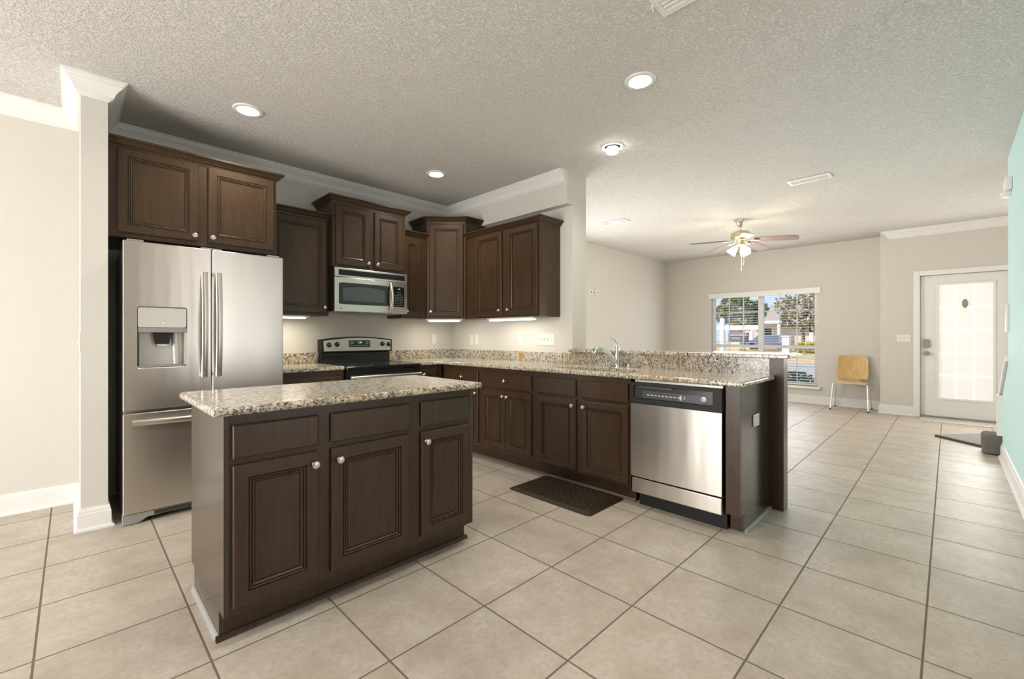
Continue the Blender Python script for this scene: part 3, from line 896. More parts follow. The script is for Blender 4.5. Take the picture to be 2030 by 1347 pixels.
# ------------------------------------------------------------------ microwave
mw = thing('microwave', 'stainless over the range microwave with black glass door', 'microwave', (1.690, 3.965, 1.398))
MWW = 0.757
MB().box(0.004, MWW - 0.004, 0.030, 0.418, 0.012, 0.420).obj('body', BLACKM, mw)
MB().box(0.010, MWW - 0.010, 0.040, 0.400, 0.0, 0.0115).obj('bottom_panel', GREYPL, mw)
vg = MB().box(0.0, MWW, 0.004, 0.0295, 0.325, 0.412).obj('vent_panel', STEEL, mw, bevel=0.004)
MB().box(0.040, MWW - 0.030, 0.001, 0.0038, 0.343, 0.394).obj('vent_grille', BLACKM, vg)
vm = MB()
for k in range(3):
    vm.box(0.042, MWW - 0.032, -0.003, 0.0005, 0.348 + k * 0.015, 0.354 + k * 0.015)
vm.obj('vent_louvres', BLACK, vg)
bow = [(MWW * i / 12, 0.004 - 0.014 * math.sin(PI * i / 12)) for i in range(13)]
dp_ = MB().prism(bow + [(MWW, 0.0295), (0.0, 0.0295)], 0.004, 0.322, 'z').obj('door', STEEL, mw, bevel=0.003)


def bowplate(poly, off, th, name, parent, m):
    """a thin plate of outline poly (u, w) following the bowed door front"""
    def yv(u):
        return 0.004 - 0.014 * math.sin(PI * min(max(u / MWW, 0), 1)) - off
    us = [p[0] for p in poly]
    u0, u1 = min(us), max(us)
    mb = MB()
    k = 14
    rs = []
    for i in range(k + 1):
        u = u0 + (u1 - u0) * i / k
        lo, hi = spans(poly, u)
        rs.append([(u, yv(u), lo), (u, yv(u), hi), (u, yv(u) + th, hi), (u, yv(u) + th, lo)])
    return mb.rings(rs).obj(name, m, parent)


def spans(poly, u):
    ws = []
    u = min(max(u, min(p[0] for p in poly) + 1e-6), max(p[0] for p in poly) - 1e-6)
    for a, b in zip(poly, poly[1:] + poly[:1]):
        if (a[0] - u) * (b[0] - u) <= 0 and a[0] != b[0]:
            ws.append(a[1] + (b[1] - a[1]) * (u - a[0]) / (b[0] - a[0]))
    return min(ws), max(ws)


bowplate([(0.040, 0.078), (0.046, 0.072), (0.545, 0.072), (0.550, 0.078), (0.550, 0.268), (0.545, 0.274), (0.046, 0.274), (0.040, 0.268)], 0.0012, 0.004, 'window_frame', dp_, OVENGL)
arch = [(0.075, 0.104), (0.495, 0.104), (0.495, 0.222)] + [(0.495 - 0.42 * i / 10, 0.222 + 0.020 * math.sin(PI * i / 10)) for i in range(1, 10)] + [(0.075, 0.222)]
bowplate(arch, 0.0022, 0.0015, 'window_screen', dp_, SMOKE)
cpn = bowplate([(0.590, 0.080), (0.596, 0.072), (0.716, 0.072), (0.722, 0.080), (0.722, 0.268), (0.716, 0.274), (0.596, 0.274), (0.590, 0.268)], 0.0012, 0.004, 'control_panel', mw, BLACK)
km = MB()
for rw in range(9):
    for cc in range(4):
        if rw < 2 and cc in (0, 3):
            continue
        u = 0.617 + cc * 0.024
        y = 0.004 - 0.014 * math.sin(PI * u / MWW) - 0.0020
        km.box(u, u + 0.011, y, y + 0.0004, 0.086 + (8 - rw) * 0.0165, 0.090 + (8 - rw) * 0.0165)
km.obj('keypad_print', PRINT, cpn)
lettering('display_digits', '1:30', 0.017, cpn, (0.655, -0.0068, 0.253), (R(90), 0, 0), GREENLED, 0.0004)
MB().tube([(0.560, -0.012 - 0.044 * math.sin(PI * i / 16), 0.012 + 0.298 * i / 16) for i in range(17)], 0.0135, 14, ((0, 1, 0), 0.7)).obj('handle', STEEL, dp_, smooth=True, angle=60)
badge(dp_, 0.062, -0.0008, 0.036, 0.011)

# ------------------------------------------------------------------ dishwasher (faces -x)
dw = thing('dishwasher', 'stainless dishwasher with black control strip at end of sink run', 'dishwasher', (2.735, 1.566, 0), PRZ)
DW = 0.613
MB().box(0.006, DW - 0.006, 0.045, 0.600, 0.10, 0.862).obj('body', BLACKM, dw)
MB().box(0.004, DW - 0.004, 0.0, 0.044, 0.212, 0.716).obj('door', STEEL, dw, bevel=0.003)
bz = [(0.0, 0.0), (0.0, 0.145), (DW, 0.145), (DW, 0.0)]
con = MB().holed([(0.0, 0.718), (DW, 0.718), (DW, 0.860), (0.0, 0.860)], [rrect(0.030, DW - 0.055, 0.752, 0.838, 0.006, 3)], -0.012, 0.044, 'y').obj('control_console', BLACKM, dw, bevel=0.004)
MB().box(0.031, DW - 0.056, 0.004, 0.020, 0.753, 0.837).obj('control_face', mat('dark grey gloss', (0.05, 0.052, 0.055), 0.2), con)
MB().box(0.090, DW - 0.120, 0.0015, 0.0038, 0.757, 0.806).obj('control_strip', mat('grey strip', (0.085, 0.09, 0.095), 0.25), con)
km = MB()
for i in range(9):
    km.box(0.125 + i * 0.026, 0.142 + i * 0.026, 0.0009, 0.0013, 0.777, 0.783)
km.obj('button_print', PRINT, con)
bdg = MB().lathe([(0.018, 0), (0.018, 0.002), (0.014, 0.004), (0.006, 0.005)], (0.500, 0.0035, 0.786), 'y', 20, -1).obj('badge', SILVER, con, smooth=True)
lettering('badge_monogram', 'GE', 0.015, bdg, (0.500, -0.0018, 0.786), (R(90), 0, 0), DGREY, 0.0002)
MB().box(0.060, 0.300, -0.004, 0.003, 0.826, 0.8365).obj('latch_grip', DGREY, con)
kk = MB().box(0.350, 0.362, 0.0005, 0.0013, 0.766, 0.796)
kk.box(0.378, 0.384, 0.0005, 0.0013, 0.772, 0.792)
kk.obj('wear_marks', PRINT, con)
MB().box(0.030, DW - 0.004, 0.012, 0.040, 0.8625, 0.8765).obj('top_trim', SILVER, dw)
MB().box(0.010, DW - 0.006, 0.002, 0.044, 0.102, 0.203).obj('access_panel', STEEL, dw, bevel=0.006, seg=3)
MB().box(0.030, DW - 0.002, 0.075, 0.095, 0.0, 0.100).obj('kick_plate', BLACKM, dw)

# ------------------------------------------------------------------ sink, faucet
snk = MB()
hole = rrect(2.85, 3.19, 1.625, 2.385, 0.10, 6)
mid = rrect(2.865, 3.175, 1.64, 2.37, 0.095, 6)
bot = rrect(2.90, 3.14, 1.68, 2.33, 0.08, 6)
snk.rings([[(x, y, 0.877) for x, y in rrect(2.835, 3.205, 1.61, 2.40, 0.11, 6)], [(x, y, 0.877) for x, y in hole], [(x, y, 0.74) for x, y in mid], [(x, y, 0.71) for x, y in bot]], False, True)
o = snk.obj('sink', STEEL, smooth=True)
sdm = o.modifiers.new('wall', 'SOLIDIFY')
sdm.thickness = 0.0015
tag(o, 'undermount stainless sink bowl set in granite worktop', 'sink')
fc = thing('faucet', 'chrome single lever kitchen faucet behind the sink', 'faucet', (3.250, 1.985, 0.912), R(150))
MB().lathe([(0.030, 0), (0.030, 0.006), (0.024, 0.012), (0.021, 0.05), (0.020, 0.13), (0.021, 0.165), (0.016, 0.185), (0.006, 0.19)], (0, 0, 0), 'z', 20).obj('body', CHROME, fc, smooth=True)
path = [(0.010, 0, 0.035), (0.05, 0, 0.085), (0.09, 0, 0.125), (0.13, 0, 0.152), (0.165, 0, 0.160), (0.20, 0, 0.148), (0.222, 0, 0.118)]
MB().tube(path, [0.025, 0.021, 0.018, 0.0175, 0.019, 0.022, 0.021], 14).obj('spout', CHROME, fc, smooth=True, angle=60)
MB().tube([(0.0, 0, 0.170), (0.004, 0, 0.205), (0.022, 0, 0.232), (0.055, 0, 0.250)], [0.016, 0.012, 0.008, 0.0055], 12, ((0, 1, 0), 1.3)).obj('lever', CHROME, fc, smooth=True, angle=60)
o = MB().lathe([(0.016, 0), (0.016, 0.004), (0.009, 0.010), (0.007, 0.030), (0.011, 0.036), (0.011, 0.046), (0.004, 0.050)], (0, 0, 0), 'z', 16).obj('air_gap', CHROME, smooth=True)
o.location = (3.262, 1.885, 0.912)
tag(o, 'short chrome dispenser cap standing right of faucet', 'dispenser cap')

# ------------------------------------------------------------------ mat in front of the sink
mt = MB().rings([[(x, y, z_) for x, y in rrect(2.368 + i_, 2.808 - i_, 1.652 + i_, 2.40 - i_, 0.03, 4)] for i_, z_ in ((0, 0.0), (0.001, 0.005), (0.035, 0.017))])
rng = random.Random(2)
for i in range(11):
    for j in range(21):
        cx_, cy_ = 2.428 + i * 0.032, 1.712 + j * 0.0315
        a_ = R(45 if (i + j) % 2 else -45)
        ca, sa = math.cos(a_), math.sin(a_)
        rs = []
        for (sc, zz) in ((1.0, 0.0165), (0.75, 0.0195), (0.3, 0.0205)):
            rs.append([(cx_ + ca * px - sa * py, cy_ + sa * px + ca * py, zz) for px, py in ((0.015 * sc, 0), (0, 0.0055 * sc), (-0.015 * sc, 0), (0, -0.0055 * sc))])
        mt.rings(rs, False, True)
tag(mt.obj('floor_mat', RUBBER), 'dark brown cushioned mat with raised pattern on floor before sink', 'mat')

# ------------------------------------------------------------------ chair
ch = thing('chair', 'honey birch veneer chair with slim metal legs under the far window', 'chair', (8.78, 1.105, 0), R(90))
# local: x right (= +y world), y back (= -x world is front) -> front is +y local after turn; seat built with front at +y
seat = MB()
rs = []
for i in range(9):
    t_ = i / 8
    yy = 0.20 - 0.40 * t_
    zz = 0.440 - 0.012 * math.sin(PI * t_) + (-0.02 * (1 - t_ * 4) ** 2 if t_ < 0.25 else 0)
    wv = 0.205 - 0.015 * t_
    rs.append([(-wv, yy, zz), (wv, yy, zz), (wv, yy, zz + 0.011), (-wv, yy, zz + 0.011)])
seat.rings(rs).obj('seat', BIRCH2, ch, bevel=0.003)['label'] = 'pale birch seat'
bk = MB()
K = 12
prof = []
for i in range(11):
    t_ = i / 10
    zz = 0.475 + 0.375 * t_
    yy = -0.155 - 0.050 * t_ - 0.030 * math.sin(PI * t_ * 0.6)
    wv = 0.205 - 0.012 * t_
    if t_ == 0:
        wv *= 0.94
    if t_ == 1:
        wv *= 0.93
    prof.append((zz, yy, wv))
rs = []
for zz, yy, wv in prof:
    f_, g_ = [], []
    for j in range(K + 1):
        q = -1 + 2 * j / K
        dy = -0.035 * (1 - q * q)
        f_.append((wv * q, yy + dy + 0.03, zz))
        g_.append((wv * q, yy + dy + 0.019, zz))
    rs.append(f_ + g_[::-1])
bk.rings(rs).obj('backrest', BIRCH, ch, smooth=True, angle=50)
MB().prism([(-0.11, 0.445), (0.11, 0.445), (0.13, 0.490), (-0.13, 0.490)], -0.175, -0.164, 'y').obj('back_bracket', BIRCH, ch)
for sgn in (-1, 1):
    for fy, ty in ((0.215, 0.12), (-0.205, -0.12)):
        leg = MB().tube([(sgn * 0.14, ty, 0.424), (sgn * 0.195, ty, 0.424), (sgn * 0.212, ty * 1.06, 0.410), (sgn * 0.216, ty * 1.1, 0.39), (sgn * 0.238, fy, 0.014)], 0.0095, 10).obj('leg', CHROME, ch, smooth=True, angle=60)
        MB().lathe([(0.012, 0), (0.012, 0.018), (0.008, 0.022)], (sgn * 0.238, fy, 0.0), 'z', 10).obj('foot_cap', BLACKM, leg)

# ------------------------------------------------------------------ ceiling fan
fan = thing('ceiling_fan', 'ceiling fan with brown blades and lit glass shades, in living room', 'ceiling fan', (6.383, 1.995, H), R(-45.11))
MB().lathe([(0.072, 0.0), (0.074, 0.012), (0.060, 0.022), (0.045, 0.06), (0.032, 0.09), (0.020, 0.098), (0.008, 0.10)], (0, 0, 0), 'z', 24, -1).obj('canopy', NICKEL, fan, smooth=True)
MB().tube([(0, 0, -0.098), (0, 0, -0.150)], 0.011, 12).obj('downrod', NICKEL, fan)
MB().lathe([(0.030, 0.145), (0.10, 0.165), (0.118, 0.185), (0.120, 0.245), (0.105, 0.262), (0.05, 0.275), (0.045, 0.31), (0.062, 0.325), (0.060, 0.345), (0.03, 0.355)], (0, 0, 0), 'z', 28, -1).obj('motor_housing', BRASS, fan, smooth=True)
for k in range(5):
    a_ = R(-38 + 72 * k)
    # fan's local x points to the right in the view, local y away from the camera
    def rot(r_, s_, z_, a_=a_):
        return (r_ * math.cos(a_) - s_ * math.sin(a_), r_ * math.sin(a_) + s_ * math.cos(a_), z_)
    tilt = -0.27
    rs = []
    outl = [(0.17, 0.045), (0.22, 0.055), (0.35, 0.062), (0.50, 0.066), (0.62, 0.066), (0.655, 0.055), (0.668, 0.030)]
    for r_, hw in outl:
        z0 = -0.285 - 0.085 * (r_ - 0.15)
        rs.append([rot(r_, -hw, z0 - hw * tilt), rot(r_, hw, z0 + hw * tilt), rot(r_, hw, z0 + hw * tilt + 0.006), rot(r_, -hw, z0 - hw * tilt + 0.006)])
    bl = MB().rings(rs).obj('blade', BLADE, fan)
    arm = MB().rings([[rot(r_, -hw, z_), rot(r_, hw, z_), rot(r_, hw, z_ + 0.006), rot(r_, -hw, z_ + 0.006)] for r_, hw, z_ in ((0.07, 0.016, -0.272), (0.12, 0.014, -0.296), (0.17, 0.030, -0.300), (0.225, 0.024, -0.303))])
    arm.obj('blade_arm', BRASS, bl)
for k in range(3):
    a_ = R(30 + 120 * k)
    dx, dy = math.cos(a_), math.sin(a_)
    rs = []
    for r_, t_ in ((0.022, 0.03), (0.030, 0.05), (0.045, 0.09), (0.058, 0.125), (0.066, 0.145)):
        ax_ = Vector((dx * 0.62, dy * 0.62, -0.78)).normalized()
        c_ = Vector((dx * 0.03, dy * 0.03, -0.335)) + ax_ * t_
        p1 = ax_.cross(Vector((0, 0, 1))).normalized()
        p2 = ax_.cross(p1).normalized()
        rs.append([c_ + r_ * (math.cos(2 * PI * j / 18) * p1 + math.sin(2 * PI * j / 18) * p2) for j in range(18)])
    MB().rings(rs, True, True).obj('glass_shade', SHADE, fan, smooth=True)
for (px, py, ln_) in ((-0.012, -0.05, 0.22), (0.02, -0.05, 0.135)):
    pc = MB().tube([(px, py, -0.36), (px, py, -0.36 - ln_ - 0.09)], 0.0022, 6).obj('pull_chain', BRASS, fan)
    MB().lathe([(0.003, 0), (0.008, 0.008), (0.006, 0.03), (0.002, 0.036)], (px, py, -0.36 - ln_ - 0.126), 'z', 10).obj('chain_fob', BRASS, pc)
fl = bpy.data.lights.new('fan_bulb', 'POINT')
fl.energy, fl.color, fl.shadow_soft_size = 26, (1, 0.88, 0.68), 0.3
fo = bpy.data.objects.new('fan_bulb', fl)
COL.objects.link(fo)
fo.parent = fan
fo.location = (0, 0, -0.56)


# ------------------------------------------------------------------ recessed lights
def downlight(x, y, label, power=30, gimbal=False):
    r_ = thing('recessed_light', label, 'ceiling light', (x, y, H), 0, 'recessed ceiling lights')
    MB().lathe([(0.066, 0.0005), (0.068, 0.010), (0.088, 0.008), (0.094, 0.0005)], (0, 0, 0), 'z', 36, -1).obj('trim_ring', TRIM, r_, smooth=True)
    if gimbal:
        MB().lathe([(0.020, 0.0), (0.048, 0.012), (0.050, 0.045), (0.046, 0.052)], (0, 0, 0), 'z', 28, -1).obj('bulb', LAMP, r_, smooth=True)
    else:
        MB().lathe([(0.064, 0.0015), (0.064, 0.0105), (0.045, 0.013)], (0, 0, 0), 'z', 32, -1).obj('lamp', LAMP, r_, smooth=True)
    l = bpy.data.lights.new('downlight_beam', 'SPOT')
    l.energy, l.color, l.spot_size, l.spot_blend, l.shadow_soft_size = power, (1, 0.93, 0.83), R(150), 0.9, 0.06
    o_ = bpy.data.objects.new('downlight_beam', l)
    COL.objects.link(o_)
    o_.parent = r_
    o_.location = (0, 0, -0.075)
    return r_


downlight(0.862, 3.440, 'bright recessed ceiling light nearest the refrigerator cabinet')
downlight(2.486, 3.510, 'bright recessed ceiling light near the kitchen corner')
downlight(2.458, 1.340, 'bright recessed ceiling light above floor mat, largest in view')
downlight(3.157, 1.972, 'recessed ceiling light with bulb protruding below its ring, above the sink', 22, True)


downlight(0.85, 1.35, 'unseen recessed ceiling light added over the open floor before the island')  # unseen fixture, added to raise the overall brightness
downlight(-1.4, 1.60, 'unseen recessed ceiling light added towards the patio door')  # likewise added out of view to brighten the room


# ------------------------------------------------------------------ lights under the wall cabinets
def undercab(label, loc, rz, ln_, power, dp_=0.085):
    r_ = thing('under_cabinet_light', label, 'light bar', loc, rz, 'under cabinet lights')
    MB().box(-0.035, ln_ + 0.035, 0.0, dp_, -0.018, -0.0005).obj('housing', WHITEPL, r_, bevel=0.002)
    MB().box(0.0, ln_, -0.004, dp_ - 0.02, -0.030, -0.0185).obj('diffuser', TUBE, r_, bevel=0.004)
    l = bpy.data.lights.new('tube_glow', 'AREA')
    l.shape, l.size, l.size_y, l.energy, l.color = 'RECTANGLE', ln_, dp_ * 0.6, power, (1, 0.91, 0.74)
    o_ = bpy.data.objects.new('tube_glow', l)
    COL.objects.link(o_)
    o_.parent = r_
    o_.location = (ln_ / 2, dp_ / 2, -0.034)


undercab('lit light bar under the diagonal corner cabinet', (2.795, 4.095, 1.366), R(-45), 0.34, 1.3)
undercab('lit light bar under the side wall cabinet with two doors', (3.115, 3.44, 1.362), PRZ, 0.60, 1.0)
undercab('lit light bar under the cabinet beside the refrigerator', (1.19, 4.11, 1.362), 0, 0.30, 1.5)


# ------------------------------------------------------------------ plates, vents and small fittings
def plate(name, label, cat, loc, rz, w_, h_, items, m=WHITEPL):
    """wall plate facing local -y; items: ('socket'|'rocker'|'toggle', u)"""
    r_ = thing(name, label, cat, loc, rz)
    MB().box(-w_ / 2, w_ / 2, -0.006, -0.0005, -h_ / 2, h_ / 2).obj('plate', m, r_, bevel=0.002)
    for kind, u in items:
        if kind == 'rocker':
            MB().box(u - 0.016, u + 0.016, -0.009, -0.0062, -0.033, 0.033).obj('rocker', m, r_, bevel=0.001)
        elif kind == 'button':
            MB().lathe([(0.006, 0.0), (0.006, 0.004), (0.003, 0.005)], (u, -0.0062, 0.0), 'y', 14, -1).obj('button', PRINT, r_)
        elif kind == 'toggle':
            MB().box(u - 0.005, u + 0.005, -0.0075, -0.0062, -0.012, 0.012).obj('toggle_slot', PRINT, r_)
            MB().box(u - 0.0035, u + 0.0035, -0.018, -0.0078, -0.002, 0.010).obj('toggle', m, r_)
        else:
            for sz in (-0.019, 0.019):
                so_ = MB().lathe([(0.0155, 0.0), (0.0155, 0.0012)], (u, -0.0062, sz), 'y', 18, -1).obj('socket', m, r_)
                MB().box(u - 0.0075, u - 0.005, -0.0079, -0.0075, sz - 0.004, sz + 0.006).box(u + 0.005, u + 0.0075, -0.0079, -0.0075, sz - 0.004, sz + 0.006).obj('socket_slots', GREYPL, so_)
    return r_


plate('wall_switch', 'white rocker plate on back wall right of the range, under corner cabinet', 'switch', (3.074, YB, 1.136), 0, 0.070, 0.115, [('rocker', 0)])
plate('wall_switch', 'white plate with small round button, first right of kitchen corner', 'switch', (3.38, 4.045, 1.130), PRZ, 0.070, 0.120, [('button', 0)])
plate('wall_switch', 'white rocker plate on side wall, second from kitchen corner', 'switch', (3.38, 3.946, 1.136), PRZ, 0.070, 0.120, [('rocker', 0)])
plate('wall_outlet', 'white outlet plate on side wall under the lit light bar', 'outlet', (3.38, 3.225, 1.140), PRZ, 0.070, 0.125, [('socket', 0)])
plate('wall_switch', 'wide white plate with three toggles and an outlet on side wall', 'switch', (3.38, 2.875, 1.140), PRZ, 0.208, 0.120, [('toggle', -0.070), ('toggle', -0.024), ('toggle', 0.022), ('socket', 0.070)])
plate('wall_outlet', 'white wide outlet plate on dark end panel of peninsula', 'outlet', (3.048, 0.8645, 0.646), 0, 0.115, 0.075, [('socket', -0.024), ('socket', 0.024)])
plate('wall_switch', 'white three toggle switch plate beside front door', 'switch', (8.70, 0.470, 1.140), PRZ, 0.158, 0.110, [('toggle', -0.045), ('toggle', 0.0), ('toggle', 0.045)])
plate('wall_switch', 'white switch plate seen edge on at left side of narrow wall stub', 'switch', (0.037, 3.765, 1.135), PRZ, 0.075, 0.120, [('toggle', 0)])
o = MB().box(5.70, 5.795, -0.3695, -0.352, 1.21, 1.45).obj('wall_panel', WHITEPL, bevel=0.003)
tag(o, 'thin white wall panel seen edge on at end of teal wall', 'wall panel')
al = thing('alarm_sounder', 'white alarm box high on the teal wall', 'alarm', (5.42, -0.37, 2.34))
MB().box(0.0, 0.22, 0.0005, 0.040, 0.045, 0.150).obj('housing', WHITEPL, al, bevel=0.008, seg=3)
MB().lathe([(0.045, 0.0), (0.045, 0.03), (0.030, 0.042)], (0.12, 0.020, 0.0425), 'z', 16, -1).obj('lens', WHITEPL, al, smooth=True)
for x_, lab in ((6.19, 'round white ring fixture on living room wall, nearer kitchen wall edge'), (6.375, 'round white ring fixture on living room wall, farther from kitchen wall edge')):
    r_ = thing('wall_ring', lab, 'wall fixture', (x_, 4.30, 1.922), 0, 'ring fixtures on living room wall')
    MB().lathe([(0.054, 0.0005), (0.054, 0.016), (0.044, 0.026), (0.024, 0.024), (0.021, 0.008)], (0, 0, 0), 'y', 24, -1).obj('ring', WHITEPL, r_, smooth=True)
    MB().lathe([(0.016, 0.0085), (0.016, 0.018), (0.006, 0.021)], (0, 0, 0), 'y', 16, -1).obj('center_cap', GREYPL, r_, smooth=True)


def vent(label, x, y, lx, ly, three=True):
    r_ = thing('air_vent', label, 'air vent', (x, y, H), 0, 'ceiling air vents')
    MB().holed([(-lx / 2, -ly / 2), (lx / 2, -ly / 2), (lx / 2, ly / 2), (-lx / 2, ly / 2)], [[(-lx / 2 + 0.03, -ly / 2 + 0.03), (lx / 2 - 0.03, -ly / 2 + 0.03), (lx / 2 - 0.03, ly / 2 - 0.03), (-lx / 2 + 0.03, ly / 2 - 0.03)]], -0.010, -0.0005, 'z').obj('frame', TRIM, r_, bevel=0.003)
    MB().box(-lx / 2 + 0.031, lx / 2 - 0.031, -ly / 2 + 0.031, ly / 2 - 0.031, -0.002, -0.0005).obj('duct_opening', DGREY, r_)
    sm_ = MB()
    if three:
        y0, y1 = -ly / 2 + 0.031, ly / 2 - 0.031
        a0, a1 = y0 + (y1 - y0) * 0.24, y1 - (y1 - y0) * 0.24
        k = 8
        for i in range(k):
            xx = -lx / 2 + 0.034 + (lx - 0.068) * i / (k - 1)
            sm_.prism([(xx - 0.007, -0.003), (xx + 0.004, -0.010), (xx + 0.0055, -0.009), (xx - 0.0055, -0.002)], a0, a1, 'y')
        for b0, b1 in ((y0, a0 - 0.006), (a1 + 0.006, y1)):
            for i in range(4):
                yy = b0 + (b1 - b0) * (i + 0.5) / 4
                sm_.prism([(yy - 0.005, -0.003), (yy + 0.004, -0.010), (yy + 0.0055, -0.009), (yy - 0.0035, -0.002)], -lx / 2 + 0.031, lx / 2 - 0.031, 'x')
        sm_.box(-lx / 2 + 0.031, lx / 2 - 0.031, a0 - 0.005, a0, -0.010, -0.003).box(-lx / 2 + 0.031, lx / 2 - 0.031, a1, a1 + 0.005, -0.010, -0.003)
    else:
        k = 9
        for i in range(k):
            xx = -lx / 2 + 0.038 + (lx - 0.076) * i / (k - 1)
            sm_.prism([(xx - 0.010, -0.003), (xx + 0.006, -0.012), (xx + 0.008, -0.011), (xx - 0.008, -0.002)], -ly / 2 + 0.031, ly / 2 - 0.031, 'y')
    sm_.obj('louvres', TRIM, r_)
    return r_


vent('white ceiling vent nearest the front door', 5.20, 0.985, 0.17, 0.36)
vent('small white ceiling vent close to the kitchen wall end', 5.275, 3.255, 0.19, 0.37)
vr = vent('white louvred return vent cut off by top edge of view', 1.894, 0.838, 0.30, 0.30, False)
MB().tube([(0.03, 0.146, -0.010), (0.03, 0.150, -0.022), (0.045, 0.150, -0.030)], 0.004, 8).obj('damper_lever', TRIM, vr)

struct('patio', MB().box(-9, XL - 0.13, -4, 9, -0.2, -0.05), ROAD, 'unseen slab added outside the patio door for warm bounce light', 'patio')  # added out of view to reflect warm light inside
struct('sky_blocking_fence', MB().box(-7.1, -7.0, -4, 9, -0.05, 2.3), SIDING, 'unseen fence added beyond the patio to block the blue sky', 'fence')  # added out of view, keeps low blue sky from tinting the kitchen

# ------------------------------------------------------------------ outside the window
GZ = -0.22
struct('ground', MB().box(9.25, 18.3, -18, 26, GZ - 0.1, GZ), MULCH, 'bare pinkish garden bed outside the window', 'ground')
struct('street', MB().box(18.3, 26.0, -30, 60, GZ - 0.12, GZ - 0.02), ROAD, 'grey asphalt street beyond the garden', 'street')
struct('lawn', MB().box(26.0, 120, -60, 110, GZ - 0.1, GZ), LAWN, 'dry golden lawn across the street', 'lawn')
sg = thing('yard_sign', 'white post with hanging charcoal real estate sign in front garden', 'sign', (12.9, 4.505, GZ), 0)
# local y runs along the arm; the arm reaches to the right in the view (-y)
MB().box(-0.055, 0.055, -0.055, 0.055, 0, 1.88).obj('post', SIGNW, sg, bevel=0.006)
MB().box(-0.045, 0.045, -1.00, 0.22, 1.56, 1.68).obj('arm', SIGNW, sg)
bd = MB().box(-0.012, 0.012, -0.68, -0.16, 1.23, 1.475).obj('sign_board', SIGNK, sg)
rd = MB().box(-0.012, 0.012, -0.52, -0.18, 1.48, 1.545).obj('rider_board', SIGNR, sg)
MB().box(-0.012, 0.012, -0.70, -0.14, 1.05, 1.12).obj('lower_board', SIGNW, sg)
lettering('sign_text', 'CENTURY 21', 0.085, bd, (-0.0125, -0.42, 1.415), (R(90), 0, R(-90)), SIGNW, 0.001)
lettering('sign_subtext', 'Real Estate', 0.045, bd, (-0.0125, -0.36, 1.325), (R(90), 0, R(-90)), SIGNW, 0.001)
for yy in (-0.54, -0.22):
    MB().box(-0.004, 0.004, yy - 0.004, yy + 0.004, 1.545, 1.5595).obj('hanger', DGREY, sg)


def tree(name, label, x, y, crown, rad, num, size, m, th, trunk_r=0.22, seed=1, group=None):
    r_ = thing(name, label, 'tree', (x, y, GZ), 0, group)
    mb_ = MB()
    rng_ = random.Random(seed)
    for k in range(10):
        a_, rr_ = rng_.uniform(0, 2 * PI), rng_.uniform(0.2, 0.62)
        c_ = (rad[0] * rr_ * math.cos(a_), rad[1] * rr_ * math.sin(a_), crown + rad[2] * rng_.uniform(-0.5, 0.55))
        mb_.leaves(c_, (rad[0] * 0.5, rad[1] * 0.5, rad[2] * 0.45), num // 10, size, seed * 31 + k)
    mb_.obj('crown', m, r_)
    MB().tube([(0, 0, 0), (0.1, 0, th * 0.5), (0, 0.1, th)], [trunk_r * 1.3, trunk_r, trunk_r * 0.7], 10).obj('trunk', BARK, r_)
    return r_


tree('tree', 'broad dark green oak tree standing behind hanging sign', 44, 13.6, 3.5, (2.3, 2.5, 1.9), 5000, 0.24, LEAF, 2.6, seed=3)
tree('tree', 'sparse olive brown tree before the beige house', 45, 9.0, 3.5, (2.0, 2.1, 1.9), 2600, 0.22, LEAF2, 2.6, 0.14, 5)
tree('tree', 'sparse olive tree at right edge of window view', 39, 5.2, 3.2, (1.6, 1.7, 1.8), 1800, 0.20, LEAF2, 2.4, 0.12, 8)
hs = thing('house', 'beige house with brown hip roof across the street', 'house', (60, 12.5, GZ), 0)
MB().box(-4, 4, -7, 6, 0, 3.0).obj('wall', SIDING, hs)
MB().rings([[(-4.6, -7.6, 3.0), (4.6, -7.6, 3.0), (4.6, 6.6, 3.0), (-4.6, 6.6, 3.0)], [(-0.1, -3.2, 5.2), (0.1, -3.2, 5.2), (0.1, 2.2, 5.2), (-0.1, 2.2, 5.2)]]).obj('roof', ROOF, hs)
MB().box(-4.9, -4.0, -6, 4, 2.75, 3.05).obj('porch_beam', SIGNW, hs)
for yy in (-5.6, -2.2, 0.8, 3.6):
    MB().box(-4.85, -4.55, yy - 0.16, yy + 0.16, 0, 2.75).obj('porch_post', SIGNW, hs)
for yy in (-3.8, 2.2):
    fr_ = MB().box(-4.06, -4.0, yy - 0.6, yy + 0.6, 0.9, 2.3).obj('window', SIGNW, hs)
    MB().box(-4.08, -4.061, yy - 0.5, yy + 0.5, 1.0, 2.2).obj('pane', OVENGL, fr_)
hd = MB()
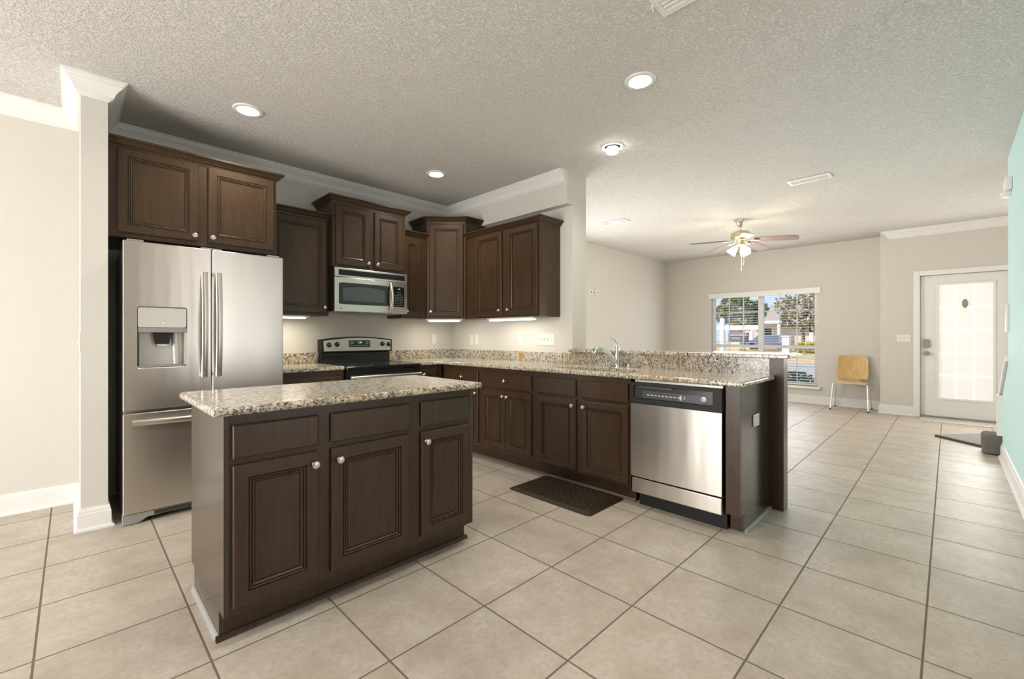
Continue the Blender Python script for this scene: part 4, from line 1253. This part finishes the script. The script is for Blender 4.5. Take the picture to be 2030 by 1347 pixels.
hd.leaves((0, 0, 0.58), (0.5, 1.0, 0.30), 1800, 0.12, 4)
hd.leaves((0, 0, 0.30), (0.45, 0.95, 0.30), 900, 0.12, 6)
o = hd.obj('hedge', LEAFY)
o.location = (40, 7.7, GZ)
tag(o, 'low clipped yellow hedge on far lawn', 'hedge')
ub = thing('utility_box', 'white utility pedestal standing on the far lawn', 'utility box', (37.5, 8.55, GZ))
MB().box(-0.3, 0.3, -0.24, 0.24, 0, 1.30).obj('cabinet', SIGNW, ub, bevel=0.02)
MB().box(-0.34, 0.34, -0.29, 0.29, 1.301, 1.38).obj('cap', SIGNW, ub, bevel=0.02)
cr = thing('parked_car', 'blue grey car parked far off beyond the lawn', 'car', (50, 13.0, GZ))
MB().prism([(-2.1, 0.35), (2.1, 0.35), (2.15, 0.85), (1.3, 0.95), (0.8, 1.42), (-1.0, 1.42), (-1.6, 0.95), (-2.15, 0.85)], -0.85, 0.85, 'x').obj('body', BLUECAR, cr, bevel=0.06)
for sy in (-1.3, 1.3):
    for sx_ in (-0.8, 0.8):
        MB().lathe([(0.30, -0.1), (0.33, -0.06), (0.33, 0.06), (0.30, 0.1)], (sx_, sy, 0.33), 'x', 16).obj('wheel', BLACKM, cr)
shr = (10.35, 2.20), (10.5, 1.40), (10.2, 3.00)
for i, (x_, y_) in enumerate(shr):
    r_ = thing('shrub', ('sparse leafy shrub under middle of the window', 'sparse leafy shrub under right end of the window', 'sparse leafy shrub under left end of the window')[i], 'shrub', (x_, y_, GZ))
    MB().leaves((0, 0, 0.50), (0.30, 0.33, 0.18), 320, 0.045, 20 + i).obj('foliage', SHRUB, r_)
    st = MB()
    rg_ = random.Random(40 + i)
    for k in range(9):
        a_ = rg_.uniform(0, 2 * PI)
        st.tube([(0, 0, 0), (0.1 * math.cos(a_), 0.1 * math.sin(a_), 0.25), (0.26 * math.cos(a_), 0.28 * math.sin(a_), rg_.uniform(0.4, 0.62))], [0.008, 0.006, 0.003], 5)
    st.obj('stems', BARK, r_)
